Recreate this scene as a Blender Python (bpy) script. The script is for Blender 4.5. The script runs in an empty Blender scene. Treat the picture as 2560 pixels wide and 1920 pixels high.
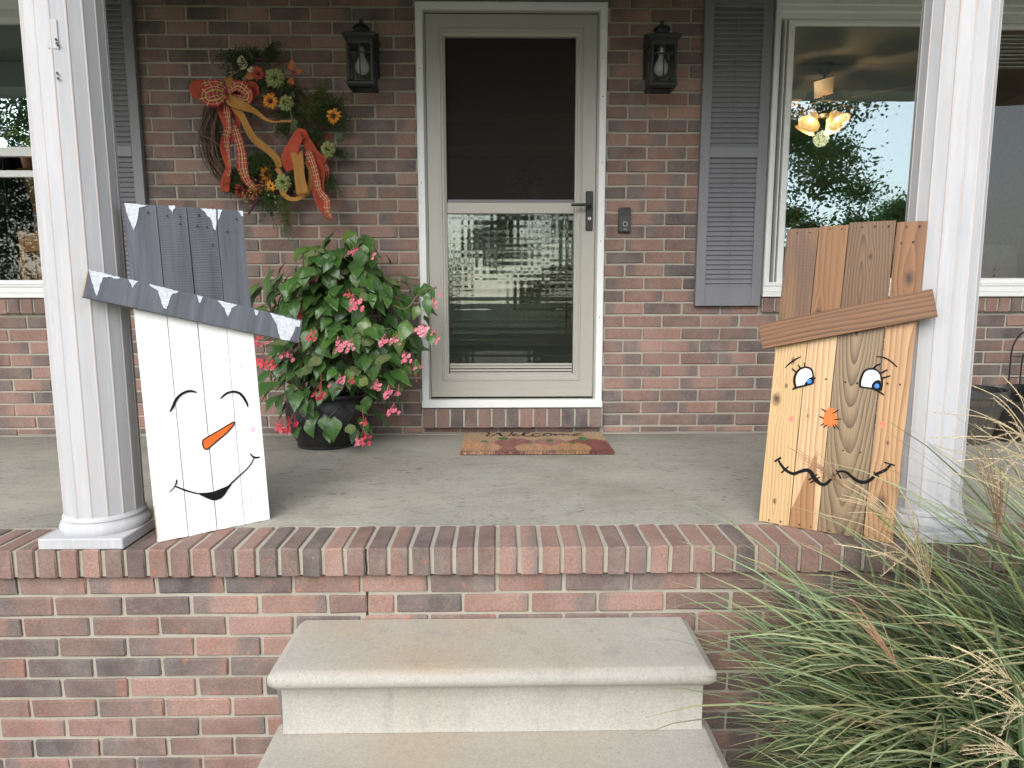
import bpy, bmesh, math, random
from mathutils import Vector, Matrix, Euler
R = math.radians
rng = random.Random(11)
S = bpy.context.scene
COL = S.collection

# ---------------------------------------------------------------- camera
FPX, TH, YAW, ROLL = 1684.44, .13288, .01566, -.0014      # focal length in pixels of a 2560 px wide frame
CAM = Vector((0, -3.53922, .74105))
fwd = Vector((math.sin(YAW)*math.cos(TH), math.cos(YAW)*math.cos(TH), -math.sin(TH)))
rt0 = Vector((math.cos(YAW), -math.sin(YAW), 0)); up0 = rt0.cross(fwd)
rt = rt0*math.cos(ROLL)+up0*math.sin(ROLL); upv = up0*math.cos(ROLL)-rt0*math.sin(ROLL)
cd = bpy.data.cameras.new('camera'); cam = bpy.data.objects.new('camera', cd); COL.objects.link(cam)
cd.sensor_width = 36; cd.lens = 36*FPX/2560; cd.clip_start = .05; cd.clip_end = 600
m = Matrix.Identity(4)
for i in range(3):
    m[i][0], m[i][1], m[i][2], m[i][3] = rt[i], upv[i], -fwd[i], CAM[i]
cam.matrix_world = m
S.camera = cam

# ---------------------------------------------------------------- light: bright overcast
SUN_EL, SUN_AZ = 36, 197          # degrees; azimuth clockwise from +Y, so the sun stands behind the camera, to its left
w = bpy.data.worlds.new('World'); S.world = w; w.use_nodes = True
nt = w.node_tree; nt.nodes.clear()
sky = nt.nodes.new('ShaderNodeTexSky'); sky.sky_type = 'NISHITA'; sky.sun_disc = False
sky.sun_elevation = R(SUN_EL); sky.sun_rotation = R(SUN_AZ); sky.air_density = 1.0; sky.dust_density = 1.6; sky.ozone_density = 1.5
hs = nt.nodes.new('ShaderNodeHueSaturation'); hs.inputs['Saturation'].default_value = .36
bg = nt.nodes.new('ShaderNodeBackground'); bg.inputs['Strength'].default_value = .15
wo = nt.nodes.new('ShaderNodeOutputWorld')
nt.links.new(sky.outputs[0], hs.inputs['Color']); nt.links.new(hs.outputs[0], bg.inputs[0]); nt.links.new(bg.outputs[0], wo.inputs[0])
sd = bpy.data.lights.new('sun', 'SUN'); sd.energy = 1.4; sd.angle = R(60); sd.color = (1, .98, .95)
sun = bpy.data.objects.new('sun', sd); COL.objects.link(sun)
sdir = Vector((math.sin(R(SUN_AZ))*math.cos(R(SUN_EL)), math.cos(R(SUN_AZ))*math.cos(R(SUN_EL)), math.sin(R(SUN_EL))))
sun.rotation_euler = sdir.to_track_quat('Z', 'Y').to_euler(); sun.location = sdir*20
S.view_settings.view_transform = 'Standard'; S.view_settings.look = 'None'
S.view_settings.exposure = 1.22; S.view_settings.gamma = 1; S.view_settings.use_curve_mapping = False
S.cycles.use_denoising = True; S.cycles.max_bounces = 8; S.cycles.diffuse_bounces = 4; S.cycles.transparent_max_bounces = 12
S.cycles.sample_clamp_indirect = 6

# ---------------------------------------------------------------- photo pixel -> point on a real plane
def ray(u, v): return fwd*FPX + rt*(u-1280) + upv*(960-v)
def PY(u, v, y=0.): d = ray(u, v); return CAM + d*((y-CAM.y)/d.y)
def PZ(u, v, z=0.): d = ray(u, v); return CAM + d*((z-CAM.z)/d.z)
def zoomed(ox, oy, k): return lambda x, y: (ox+x/k, oy+y/k)

# ---------------------------------------------------------------- mesh helpers
def obj(name, me, mats=None, parent=None, loc=None, rot=None, smooth=None):
    if isinstance(me, bmesh.types.BMesh):
        bm = me; me = bpy.data.meshes.new(name); bmesh.ops.recalc_face_normals(bm, faces=bm.faces) if not bm.faces.layers.int.get('keep') else None
        bm.to_mesh(me); bm.free()
        if smooth is not None:
            me.polygons.foreach_set('use_smooth', [True]*len(me.polygons))
            if smooth < 180: me.set_sharp_from_angle(angle=R(smooth))
    if mats is not None and not me.materials:
        for mm in (mats if isinstance(mats, (list, tuple)) else [mats]): me.materials.append(mm)
    o = bpy.data.objects.new(name, me); COL.objects.link(o)
    if parent is not None: o.parent = parent
    if loc is not None: o.location = loc
    if rot is not None: o.rotation_euler = rot
    return o
def thing(name, label, cat, loc=(0, 0, 0), rot=(0, 0, 0), group=None):
    o = bpy.data.objects.new(name, None); COL.objects.link(o); o.empty_display_size = .05
    o.location = loc; o.rotation_euler = rot
    return tag(o, label, cat, group)
def part(name, parent, label=None):
    o = bpy.data.objects.new(name, None); COL.objects.link(o); o.parent = parent; o.empty_display_size = .03
    if label: o['label'] = label
    return o
def tag(o, label=None, cat=None, group=None, kind=None):
    if label: o['label'] = label
    if cat: o['category'] = cat
    if group: o['group'] = group
    if kind: o['kind'] = kind
    return o
def B(): return bmesh.new()
def box(bm, x0, x1, y0, y1, z0, z1):
    v = [bm.verts.new((x, y, z)) for x in (x0, x1) for y in (y0, y1) for z in (z0, z1)]
    for f in ((0, 1, 3, 2), (4, 6, 7, 5), (0, 4, 5, 1), (2, 3, 7, 6), (0, 2, 6, 4), (1, 5, 7, 3)): bm.faces.new([v[i] for i in f])
    return bm
def bev(bm, off, seg=1):
    bmesh.ops.bevel(bm, geom=list(bm.edges), offset=off, segments=seg, affect='EDGES', profile=.5, clamp_overlap=True); return bm
def bbox(x0, x1, y0, y1, z0, z1, b=.002, seg=1): return bev(box(B(), x0, x1, y0, y1, z0, z1), b, seg)
def jit(bm, a, r=rng):
    for v in bm.verts: v.co += Vector((r.uniform(-a, a), r.uniform(-a, a), r.uniform(-a, a)))
    return bm
def nest(bm, rings, close_back=None):
    """picture-frame moulding: rings (x0,x1,z0,z1,y) joined one to the next"""
    L = []
    for x0, x1, z0, z1, y in rings:
        L.append([bm.verts.new(p) for p in ((x0, y, z0), (x1, y, z0), (x1, y, z1), (x0, y, z1))])
    for a, b in zip(L, L[1:]):
        for i in range(4): bm.faces.new((a[i], a[(i+1) % 4], b[(i+1) % 4], b[i]))
    return bm
def lathe(bm, prof, n=24, c=(0, 0, 0), cap0=True, cap1=True):
    rings = []
    for r, z in prof: rings.append([bm.verts.new((c[0]+r*math.cos(2*math.pi*i/n), c[1]+r*math.sin(2*math.pi*i/n), c[2]+z)) for i in range(n)])
    for a, b in zip(rings, rings[1:]):
        for i in range(n): bm.faces.new((a[i], a[(i+1) % n], b[(i+1) % n], b[i]))
    if cap0: bm.faces.new(rings[0][::-1])
    if cap1: bm.faces.new(rings[-1])
    return bm
def tube(bm, pts, rad, n=6, cap=True, flat=1.):
    pts = [Vector(p) for p in pts]; rings = []; prev = None
    for i, p in enumerate(pts):
        t = (pts[min(i+1, len(pts)-1)]-pts[max(i-1, 0)]).normalized()
        if prev is None: a = t.orthogonal().normalized()
        else:
            a = prev - t*prev.dot(t); a = a.normalized() if a.length > 1e-6 else t.orthogonal().normalized()
        prev = a; b = t.cross(a); r = rad[i] if isinstance(rad, (list, tuple)) else rad
        rings.append([bm.verts.new(p+a*r*math.cos(2*math.pi*k/n)+b*r*flat*math.sin(2*math.pi*k/n)) for k in range(n)])
    for a, b in zip(rings, rings[1:]):
        for i in range(n): bm.faces.new((a[i], a[(i+1) % n], b[(i+1) % n], b[i]))
    if cap: bm.faces.new(rings[0][::-1]); bm.faces.new(rings[-1])
    return bm
def spline(pts, n=8):
    pts = [Vector(p) for p in pts]; out = []
    P = [pts[0]*2-pts[1]]+pts+[pts[-1]*2-pts[-2]]
    for i in range(1, len(P)-2):
        for k in range(n):
            t = k/n; a, b, c, d = P[i-1:i+3]
            out.append(.5*((2*b)+(c-a)*t+(2*a-5*b+4*c-d)*t*t+(3*b-a-3*c+d)*t**3))
    out.append(pts[-1]); return out
def slab2d(bm, poly, y0, y1):
    """polygon (x,z) as a thin slab from y0 (front) to y1"""
    f = [bm.verts.new((x, y0, z)) for x, z in poly]; g = [bm.verts.new((x, y1, z)) for x, z in poly]
    fa = bm.faces.new(f); fb = bm.faces.new(g[::-1]); n = len(f)
    for i in range(n): bm.faces.new((f[i], g[i], g[(i+1) % n], f[(i+1) % n]))
    bmesh.ops.triangulate(bm, faces=[fa, fb]); return bm
def stroke2d(bm, pts, y0, y1, sub=5):
    """brush stroke: pts (x,z,width)"""
    sp = spline([Vector(p) for p in pts], sub) if len(pts) > 2 else [Vector(p) for p in pts]
    L = []; Rr = []
    for i, p in enumerate(sp):
        t = sp[min(i+1, len(sp)-1)]-sp[max(i-1, 0)]; t = Vector((t.x, t.y)).normalized(); nn = Vector((-t.y, t.x))*p.z*.5
        L.append((p.x+nn.x, p.y+nn.y)); Rr.append((p.x-nn.x, p.y-nn.y))
    quads = [(L[i], L[i+1], Rr[i+1], Rr[i]) for i in range(len(L)-1)]
    rows = []
    for a, b in zip(L, Rr): rows.append([bm.verts.new((a[0], y0, a[1])), bm.verts.new((b[0], y0, b[1])), bm.verts.new((b[0], y1, b[1])), bm.verts.new((a[0], y1, a[1]))])
    for a, b in zip(rows, rows[1:]):
        for i in range(4): bm.faces.new((a[i], a[(i+1) % 4], b[(i+1) % 4], b[i]))
    bm.faces.new(rows[0][::-1]); bm.faces.new(rows[-1]); return bm

# ---------------------------------------------------------------- material helpers
class G:
    def __init__(s, name):
        s.m = bpy.data.materials.new(name); s.m.use_nodes = True; s.t = s.m.node_tree; s.t.nodes.clear()
        s.out = s.t.nodes.new('ShaderNodeOutputMaterial'); s._tc = None
    def n(s, typ, ins=None, **pr):
        nd = s.t.nodes.new('ShaderNode'+typ)
        for k, v in pr.items(): setattr(nd, k, v)
        for k, v in (ins or {}).items(): s.set(nd.inputs[k], v)
        return nd
    def set(s, sock, v):
        if isinstance(v, bpy.types.NodeSocket): s.t.links.new(v, sock)
        else:
            if sock.type == 'RGBA' and not isinstance(v, (int, float)) and len(v) == 3: v = (*v, 1)
            sock.default_value = v
    def tc(s, k='Object'):
        if not s._tc: s._tc = s.n('TexCoord')
        return s._tc.outputs[k]
    def map(s, vec, scale=(1, 1, 1), loc=(0, 0, 0), rot=(0, 0, 0)): return s.n('Mapping', {'Vector': vec, 'Scale': scale, 'Location': loc, 'Rotation': rot}).outputs[0]
    def noise(s, vec, scale, detail=3, rough=.55, dist=0, col=False):
        nd = s.n('TexNoise', {'Vector': vec, 'Scale': scale, 'Detail': detail, 'Roughness': rough, 'Distortion': dist}); return nd.outputs[1 if col else 0]
    def math(s, op, a, b=0., c=0., clamp=False):
        nd = s.n('Math', operation=op, use_clamp=clamp); s.set(nd.inputs[0], a); s.set(nd.inputs[1], b); s.set(nd.inputs[2], c); return nd.outputs[0]
    def vmath(s, op, a, b=(0, 0, 0), out=0):
        nd = s.n('VectorMath', operation=op); s.set(nd.inputs[0], a); s.set(nd.inputs[1], b); return nd.outputs[out]
    def ramp(s, f, stops, interp='LINEAR'):
        nd = s.n('ValToRGB', {'Fac': f}); cr = nd.color_ramp; cr.interpolation = interp
        while len(cr.elements) < len(stops): cr.elements.new(.5)
        for e, (p, c) in zip(cr.elements, stops):
            e.position = p; e.color = (c, c, c, 1) if isinstance(c, (int, float)) else (*c, 1)
        return nd.outputs[0]
    def mr(s, v, a, b, c=0., d=1., smooth=False):
        nd = s.n('MapRange', {'Value': v, 'From Min': a, 'From Max': b, 'To Min': c, 'To Max': d}); nd.clamp = True
        if smooth: nd.interpolation_type = 'SMOOTHSTEP'
        return nd.outputs[0]
    def mix(s, f, a, b, blend='MIX'):
        nd = s.n('Mix', data_type='RGBA', blend_type=blend); s.set(nd.inputs[0], f); s.set(nd.inputs[6], a); s.set(nd.inputs[7], b); return nd.outputs[2]
    def sep(s, v): return s.n('SeparateXYZ', {0: v}).outputs
    def comb(s, x, y, z): return s.n('CombineXYZ', {0: x, 1: y, 2: z}).outputs[0]
    def bump(s, h, strength=.3, dist=.01, normal=None):
        d = {'Height': h, 'Strength': strength, 'Distance': dist}
        if normal is not None: d['Normal'] = normal
        return s.n('Bump', d).outputs[0]
    def bsdf(s, col, rough=.6, normal=None, **kw):
        d = {'Base Color': col, 'Roughness': rough}
        if normal is not None: d['Normal'] = normal
        d.update(kw); b = s.n('BsdfPrincipled', d); s.t.links.new(b.outputs[0], s.out.inputs[0]); s.b = b; return s.m
def plain(name, col, rough=.6, var=.12, scale=30, bump=.0, bscale=200, **kw):
    g = G(name); v = g.tc()
    n1 = g.noise(v, scale, 4); c = g.mix(g.mr(n1, .3, .7), [x*(1-var) for x in col], [min(1, x*(1+var)) for x in col])
    nm = g.bump(g.noise(v, bscale, 3), bump, .002) if bump else None
    return g.bsdf(c, rough, nm, **kw)
def emis(name, col, st):
    g = G(name); e = g.n('Emission', {'Color': col, 'Strength': st}); g.t.links.new(e.outputs[0], g.out.inputs[0]); return g.m

def brick_mat(name, src):
    g = G(name)
    if src == 'object':
        oi = g.n('ObjectInfo'); rc = g.sep(oi.outputs['Color']); v = g.tc()
    else:
        a = g.n('Attribute', attribute_name='tint'); rc = g.sep(a.outputs['Vector']); v = g.n('Attribute', attribute_name='spot').outputs['Vector']
    off = g.comb(g.math('MULTIPLY', rc[0], 37.), g.math('MULTIPLY', rc[1], 53.), g.math('MULTIPLY', rc[2], 71.))
    vv = g.vmath('ADD', v, off)
    base = g.ramp(rc[0], [(0, (.082, .07, .068)), (.10, (.10, .083, .078)), (.16, (.13, .097, .087)), (.40, (.18, .115, .097)), (.7, (.245, .143, .114)), (1, (.315, .193, .155))])
    X = g.sep(v)
    sgn = g.math('SUBTRACT', g.math('MULTIPLY', g.math('GREATER_THAN', rc[1], .45), 2.), 1.)
    xe = g.math('ADD', g.math('MULTIPLY', g.math('MULTIPLY', X[0], 10.), sgn), g.math('MULTIPLY', g.noise(vv, 22, 3), .55))
    edge = g.mr(xe, g.mr(rc[2], 0, 1, .1, 1.25), g.mr(rc[2], 0, 1, .45, 1.45))
    c = g.mix(g.math('MULTIPLY', edge, .8), base, g.mix(g.noise(vv, 12), (.10, .092, .09), (.15, .128, .118)))
    ed2 = g.mr(g.math('MULTIPLY', xe, -1.), g.mr(rc[1], 0, 1, .15, 1.2), g.mr(rc[1], 0, 1, .5, 1.35))
    c = g.mix(g.math('MULTIPLY', ed2, .55), c, (.34, .16, .115))
    c = g.mix(.08, c, (.20, .175, .17)); n2 = g.noise(vv, 28, 4, .6); c = g.mix(g.mr(n2, .63, .72, 0, .6), c, (.42, .13, .07))
    n3 = g.noise(vv, 11, 5, .6); c = g.mix(g.mr(n3, .35, .75, 0, .42), c, (.33, .25, .215))
    n4 = g.noise(vv, 420, 2, .6); c = g.mix(.75, c, g.mr(n4, .25, .75, .72, 1.22), 'MULTIPLY'); n5 = g.noise(vv, 150, 3, .7); c = g.mix(.8, c, g.mr(n5, .3, .7, .74, 1.24), 'MULTIPLY')
    sm = g.noise(vv, 34, 5, .7); c = g.mix(g.mr(sm, .68, .74, 0, .45), c, (.40, .37, .31))
    gp = g.n('NewGeometry').outputs['Position']; c = g.mix(.8, c, g.mr(g.noise(g.map(gp, (2.2, 2.2, 1.1)), 1.3, 5, .65), .3, .7, .74, 1.18), 'MULTIPLY')
    nm = g.bump(g.math('ADD', g.noise(vv, 320, 3, .7), g.math('MULTIPLY', g.noise(vv, 45, 3), 2.)), .55, .0016)
    return g.bsdf(c, .92, nm, **{'Specular IOR Level': .25})
M = {}
M['brick'] = brick_mat('brick_fired_clay', 'object'); M['brickj'] = brick_mat('brick_fired_clay_joined', 'attr')
g = G('mortar'); v = g.tc(); c = g.mix(g.noise(v, 9, 6, .7), (.26, .235, .19), (.45, .415, .345)); c = g.mix(.6, c, g.mr(g.noise(v, 500, 2), .2, .8, .7, 1.2), 'MULTIPLY')
M['mortar'] = g.bsdf(c, .95, g.bump(g.noise(v, 260, 4, .7), .8, .002))
g = G('porch_concrete'); v = g.tc()
c = g.mix(g.noise(v, 2.2, 5, .6), (.225, .213, .178), (.335, .318, .27)); c = g.mix(g.mr(g.noise(v, 7, 4), .45, .7, 0, .5), c, (.30, .30, .255))
fl = g.noise(g.map(v, (15, 44, 1)), 1., 3, .6, .6); c = g.mix(g.mr(fl, .60, .65, 0, .8), c, (.13, .125, .10))
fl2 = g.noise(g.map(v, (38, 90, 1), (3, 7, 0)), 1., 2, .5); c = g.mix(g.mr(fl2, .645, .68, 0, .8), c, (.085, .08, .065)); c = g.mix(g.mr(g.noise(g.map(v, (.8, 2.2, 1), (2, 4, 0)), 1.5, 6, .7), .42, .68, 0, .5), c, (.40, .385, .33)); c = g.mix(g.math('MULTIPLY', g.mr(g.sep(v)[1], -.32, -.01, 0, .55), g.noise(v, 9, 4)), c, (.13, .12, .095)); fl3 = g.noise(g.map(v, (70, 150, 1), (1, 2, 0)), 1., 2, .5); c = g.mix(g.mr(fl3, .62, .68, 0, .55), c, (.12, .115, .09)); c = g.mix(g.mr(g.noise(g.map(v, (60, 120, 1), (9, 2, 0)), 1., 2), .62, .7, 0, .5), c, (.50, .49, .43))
st = g.noise(g.map(v, (1, 1.6, 1), (5, 1, 0)), 1.6, 5, .65); c = g.mix(g.mr(st, .50, .68, 0, .6), c, (.175, .168, .13)); wn = g.noise(g.map(v, (.9, .9, 1), (8, 3, 0)), 1.1, 5, .6); c = g.mix(g.mr(wn, .52, .7, 0, .45), c, (.38, .36, .30))
c = g.mix(.5, c, g.mr(g.noise(v, 300, 3), .2, .8, .8, 1.15), 'MULTIPLY')
M['slab'] = g.bsdf(c, .8, g.bump(g.math('ADD', g.noise(v, 120, 4), g.math('MULTIPLY', fl, -.6)), .35, .002))
g = G('step_concrete'); v = g.tc(); X = g.sep(v)
c = g.mix(g.noise(v, 5, 5, .6), (.305, .288, .253), (.405, .388, .35))
ns = g.noise(v, 3.5, 4); tread = g.mr(g.sep(g.n('NewGeometry').outputs['Normal'])[2], .6, .95)
xm = g.mr(g.math('ABSOLUTE', g.math('ADD', X[0], g.math('MULTIPLY', ns, .3))), .1, .62, 1, 0)
c = g.mix(g.math('MULTIPLY', g.math('MULTIPLY', xm, tread), g.mr(ns, .3, .65, .2, 1)), c, (.36, .30, .22))
g2 = g.noise(g.map(v, (6, 6, 2)), 2.5, 5, .65); c = g.mix(g.mr(g2, .56, .75, 0, .5), c, (.21, .205, .19))
pit = g.n('TexVoronoi', {'Vector': v, 'Scale': 75., 'Randomness': 1.}).outputs[0]
pm = g.math('MULTIPLY', g.mr(pit, .09, .16, 1, 0), g.mr(g.noise(v, 6), .55, .62)); c = g.mix(g.math('MULTIPLY', pm, .75), c, (.13, .115, .09))
c = g.mix(.8, c, g.mr(g.noise(v, 330, 3, .7), .25, .75, .74, 1.22), 'MULTIPLY'); c = g.mix(.6, c, g.mr(g.noise(v, 110, 3, .7), .25, .75, .8, 1.18), 'MULTIPLY')
M['step'] = g.bsdf(c, .88, g.bump(g.math('SUBTRACT', g.noise(v, 300, 4, .7), pm), .45, .0016))
def painted(name, col, rough=.45, dirt=.15, streak=(1, 1, 1), bump=.06):
    g = G(name); v = g.tc(); n1 = g.noise(g.map(v, streak), 6, 5, .6)
    c = g.mix(g.mr(n1, .35, .75, 0, dirt), col, [x*.55 for x in col]); c = g.mix(.3, c, g.mr(g.noise(v, 90, 3), .2, .8, .9, 1.08), 'MULTIPLY')
    return g.bsdf(c, rough, g.bump(g.noise(v, 140, 3), bump, .002))
M['white'] = painted('white_trim_paint', (.72, .73, .72)); M['vinyl'] = painted('white_vinyl', (.74, .74, .72), .35, .1)
M['taupe'] = painted('taupe_enamel', (.37, .355, .31), .38, .08); M['shutter'] = painted('grey_shutter_paint', (.19, .19, .205), .5, .3, (1, 1, .3))
M['frieze'] = painted('grey_green_board', (.16, .17, .155)); M['ceil'] = painted('porch_ceiling_paint', (.33, .33, .31))
M['black'] = plain('black_metal', (.010, .011, .013), .5); M['blackpl'] = plain('black_plastic', (.014, .014, .016), .35, bump=.1)
g = G('chalky_column_paint'); v = g.tc(); vs = g.map(v, (5, 5, .55))
c = g.mix(g.mr(g.noise(vs, 2.2, 6, .65), .35, .68), (.385, .388, .41), (.45, .446, .452)); c = g.mix(g.mr(g.noise(g.map(v, (30, 30, 2), (3, 0, 0)), 2, 4), .5, .75, 0, .6), c, (.51, .505, .515))
a = g.n('Attribute', attribute_name='ridge').outputs['Fac']; c = g.mix(g.math('MULTIPLY', a, g.mr(g.noise(g.map(v, (8, 8, 3)), 2, 4), .3, .65, .15, .9)), c, (.47, .375, .33))
c = g.mix(g.mr(g.noise(v, 7, 6, .7), .58, .78, 0, .4), c, (.31, .32, .36))
M['column'] = g.bsdf(c, .75, g.bump(g.noise(g.map(v, (60, 60, 6)), 3, 4), .2, .002))

def glass_mat(name, r0, tint=(.85, .9, .88), rough=0., wavy=False):
    g = G(name); nm = None
    fc = g.math('POWER', g.n('LayerWeight', {'Blend': .5}).outputs['Facing'], 5.)    # Schlick: reflectance of one glass face
    fr = g.math('ADD', g.math('MULTIPLY', fc, 1-r0), r0, clamp=True)
    gl = g.n('BsdfGlossy', {'Color': tint, 'Roughness': rough}); tr = g.n('BsdfTransparent', {'Color': (.90, .92, .91)})
    v = g.tc()
    if wavy:
        w1 = g.n('TexWave', {'Vector': g.map(v, (1, 0, 0)), 'Scale': 8., 'Distortion': 5., 'Detail': 2.}, bands_direction='X').outputs[1]
        w2 = g.n('TexWave', {'Vector': g.map(v, (0, 0, 1)), 'Scale': 8., 'Distortion': 5., 'Detail': 2.}, bands_direction='Z').outputs[1]
        nm = g.bump(g.math('ADD', g.math('ADD', w1, w2), g.math('MULTIPLY', g.noise(v, 5, 2), 6.)), .35, .00028)
    else: nm = g.bump(g.noise(v, 2.5, 2), .05, .02)
    g.set(gl.inputs['Normal'], nm)
    mx = g.n('MixShader'); g.set(mx.inputs[0], fr); g.t.links.new(tr.outputs[0], mx.inputs[1]); g.t.links.new(gl.outputs[0], mx.inputs[2])
    g.t.links.new(mx.outputs[0], g.out.inputs[0]); return g.m
M['glass'] = glass_mat('window_glass', .25, (.80, .95, .97)); M['glass_door'] = glass_mat('storm_door_glass', .045, (.8, .85, .85)); M['glass_low'] = glass_mat('screened_glass', .08, (.85, .95, .85), 0.0, True)
g = G('insect_screen'); tr = g.n('BsdfTransparent', {'Color': (.55, .52, .50)}); df = g.n('BsdfDiffuse', {'Color': (.07, .066, .062)}); mx = g.n('MixShader', {0: .3}); g.t.links.new(tr.outputs[0], mx.inputs[1]); g.t.links.new(df.outputs[0], mx.inputs[2]); g.t.links.new(mx.outputs[0], g.out.inputs[0]); M['screen'] = g.m
M['glass_lamp'] = glass_mat('seeded_lamp_glass', .035)
M['bulb'] = plain('frosted_bulb', (.50, .49, .46), .4, .03); M['steel'] = plain('brushed_steel', (.5, .5, .5), .3, Metallic=1.); M['dark'] = plain('dark_gap', (.010, .009, .008), .9)

# brick pieces: a few shared meshes, tinted by each object's colour
_bm = {}
def brick_mesh(L, H=.0562, Dp=.09, tag_=''):
    key = (round(L, 3), round(H, 4), round(Dp, 3), rng.randrange(4) if L > .15 else 0, tag_)
    if key not in _bm:
        bm = bbox(-L/2, L/2, -Dp/2, Dp/2, -H/2, H/2, .0035); jit(bm, .0017)
        me = bpy.data.meshes.new('brick'); bmesh.ops.recalc_face_normals(bm, faces=bm.faces); bm.to_mesh(me); bm.free(); me.materials.append(M['brick']); _bm[key] = me
    return _bm[key]
def tint(lo=0.): return (lo+(1-lo)*rng.random(), rng.random(), rng.random(), 1)
def put_brick(parent, L, H, Dp, loc, rot=(0, 0, 0)):
    o = obj('brick', brick_mesh(L, H, Dp), None, parent, loc, rot); o.color = tint(); return o
def joined_bricks(name, parent, items):
    """the bricks past the limit: real geometry in one part; items (L,H,D,centre)"""
    vs, fs, tn, sp = [], [], [], []
    for L, H, Dp, c in items:
        me = brick_mesh(L, H, Dp); o = len(vs); t = tint()
        for vtx in me.vertices: vs.append(vtx.co+Vector(c)); tn.append(t[:3]); sp.append(vtx.co[:])
        for p in me.polygons: fs.append([o+i for i in p.vertices])
    me = bpy.data.meshes.new(name); me.from_pydata(vs, [], fs)
    for nm, d in (('tint', tn), ('spot', sp)):
        a = me.attributes.new(nm, 'FLOAT_VECTOR', 'POINT'); a.data.foreach_set('vector', [x for q in d for x in q])
    me.materials.append(M['brickj']); return tag(obj(name, me, None, parent), kind='stuff')

# ================================================================ SETTING
GZ = -.83
g = G('lawn_grass'); v = g.tc()
c = g.mix(g.noise(v, .6, 5), (.04, .058, .02), (.075, .098, .035)); c = g.mix(.6, c, g.mr(g.noise(v, 40, 3), .2, .8, .6, 1.4), 'MULTIPLY')
M['lawn'] = g.bsdf(c, .9, g.bump(g.noise(v, 60, 3), .6, .03))
bm = B(); n = 40
for i in range(n):
    pass
vv = [bm.verts.new((x, y, GZ)) for x, y in ((-260, -260), (260, -260), (260, 260), (-260, 260))]; bm.faces.new(vv)
tag(obj('lawn', bm, M['lawn']), kind='structure')
g = G('bark_mulch'); v = g.tc(); c = g.mix(g.noise(g.map(v, (30, 60, 30)), 1, 4), (.018, .012, .009), (.075, .05, .035))
M['mulch'] = g.bsdf(c, .95, g.bump(g.noise(g.map(v, (40, 80, 40)), 1, 4), 1., .02))
bm = B(); vs = []
for i in range(33):
    for j in range(13):
        vs.append(bm.verts.new((.62+i*.11, -2.75+j*.095, GZ+.012+rng.uniform(0, .02))))
for i in range(32):
    for j in range(12): bm.faces.new((vs[i*13+j], vs[(i+1)*13+j], vs[(i+1)*13+j+1], vs[i*13+j+1]))
tag(obj('mulch_bed', bm, M['mulch']), kind='structure')
bm = B(); vs = []
for i in range(33):
    for j in range(9): vs.append(bm.verts.new((-4.2+i*.11, -2.35+j*.093, GZ+.012+rng.uniform(0, .02))))
for i in range(32):
    for j in range(8): bm.faces.new((vs[i*9+j], vs[(i+1)*9+j], vs[(i+1)*9+j+1], vs[i*9+j+1]))
tag(obj('mulch_bed', bm, M['mulch']), kind='structure')

bm = bev(box(B(), -.75, .70, -14, -2.47, GZ-.1, GZ+.02), .01); tag(obj('bounce_path', bm, M['step']), kind='structure')  # unseen walk out from the steps, added to bounce neutral light at the porch
bm = box(B(), -30, 30, -17.5, -14, GZ-.1, GZ+.012); tag(obj('road', bm, plain('asphalt', (.06, .06, .06), .9)), kind='structure')

# ---------------------------------------------------------------- the house
CC, Z0, BL = .06569, .03846, .2032        # course height, first bed joint, brick spacing
house = thing('brick_house', 'red-brown brick house front with taupe storm door and white-framed windows', 'house')
wall = part('wall', house)
HX = 4.5
# mortar backing with openings for the door and the two windows
DX0, DX1, DZ0, DZ1 = -.4195, .5315, .146, 2.164
WR0, WR1, WL0, WL1, WZ0, WZ1 = 1.361, 3.262, -4.04, -2.135, .722, 2.185
bm = B(); YM = .0065
for x0, x1, z0, z1 in ((-HX, WL0, 0, 2.34), (WL1, DX0, 0, 2.34), (DX1, WR0, 0, 2.34), (WR1, HX, 0, 2.34), (WL0, WL1, 0, WZ0-.0), (WR0, WR1, 0, WZ0), (WL0, WL1, WZ1, 2.34), (WR0, WR1, WZ1, 2.34), (DX0, DX1, 0, DZ0), (DX0, DX1, DZ1, 2.34)):
    box(bm, x0, x1, YM, .22, z0, z1)
obj('mortar', bm, M['mortar'], wall)
cand = []
def course(z0, z1, spans, phase, zc=None):
    z0 += .0045; z1 -= .0045
    for a, b in spans:
        j = math.floor((a-phase)/BL)
        while phase+j*BL < b:
            x0 = max(a, phase+j*BL+.0048+rng.uniform(-.0015, .0015)); x1 = min(b, phase+(j+1)*BL-.0048+rng.uniform(-.0015, .0015))
            if x1-x0 > .02: cand.append((x1-x0, z1-z0-rng.uniform(0, .0015), .09, ((x0+x1)/2, .045+rng.uniform(-.0015, .0025), (z0+z1)/2)))
            j += 1
XR, XL = .6421, -1.6459
for k in range(-1, 35):
    z0 = Z0+k*CC; z1 = z0+CC
    if k < 0: z0 = .003
    zc = (z0+z1)/2
    right_ph = XR + (0 if (k % 2) == 0 else BL/2)      # k=8 -> row with a joint at .642
    left_ph = XL + (0 if (k % 2) == 0 else BL/2)
    wl = WL1+.005 if WZ0-.09 < zc < WZ1 else -HX; wr = WR0-.005 if WZ0-.09 < zc < WZ1 else HX
    dl, dr = (DX0-.004, DX1+.004) if zc < DZ1 else (.05, .055)
    if DZ1 < zc: dl, dr = DX0-.004, DX1+.004
    course(z0, z1, [(wl, dl)], left_ph); course(z0, z1, [(dr, wr)], right_ph)
    if k < 0: course(z0, z1, [(dl+.01, dr-.01)], right_ph+.05)
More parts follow.
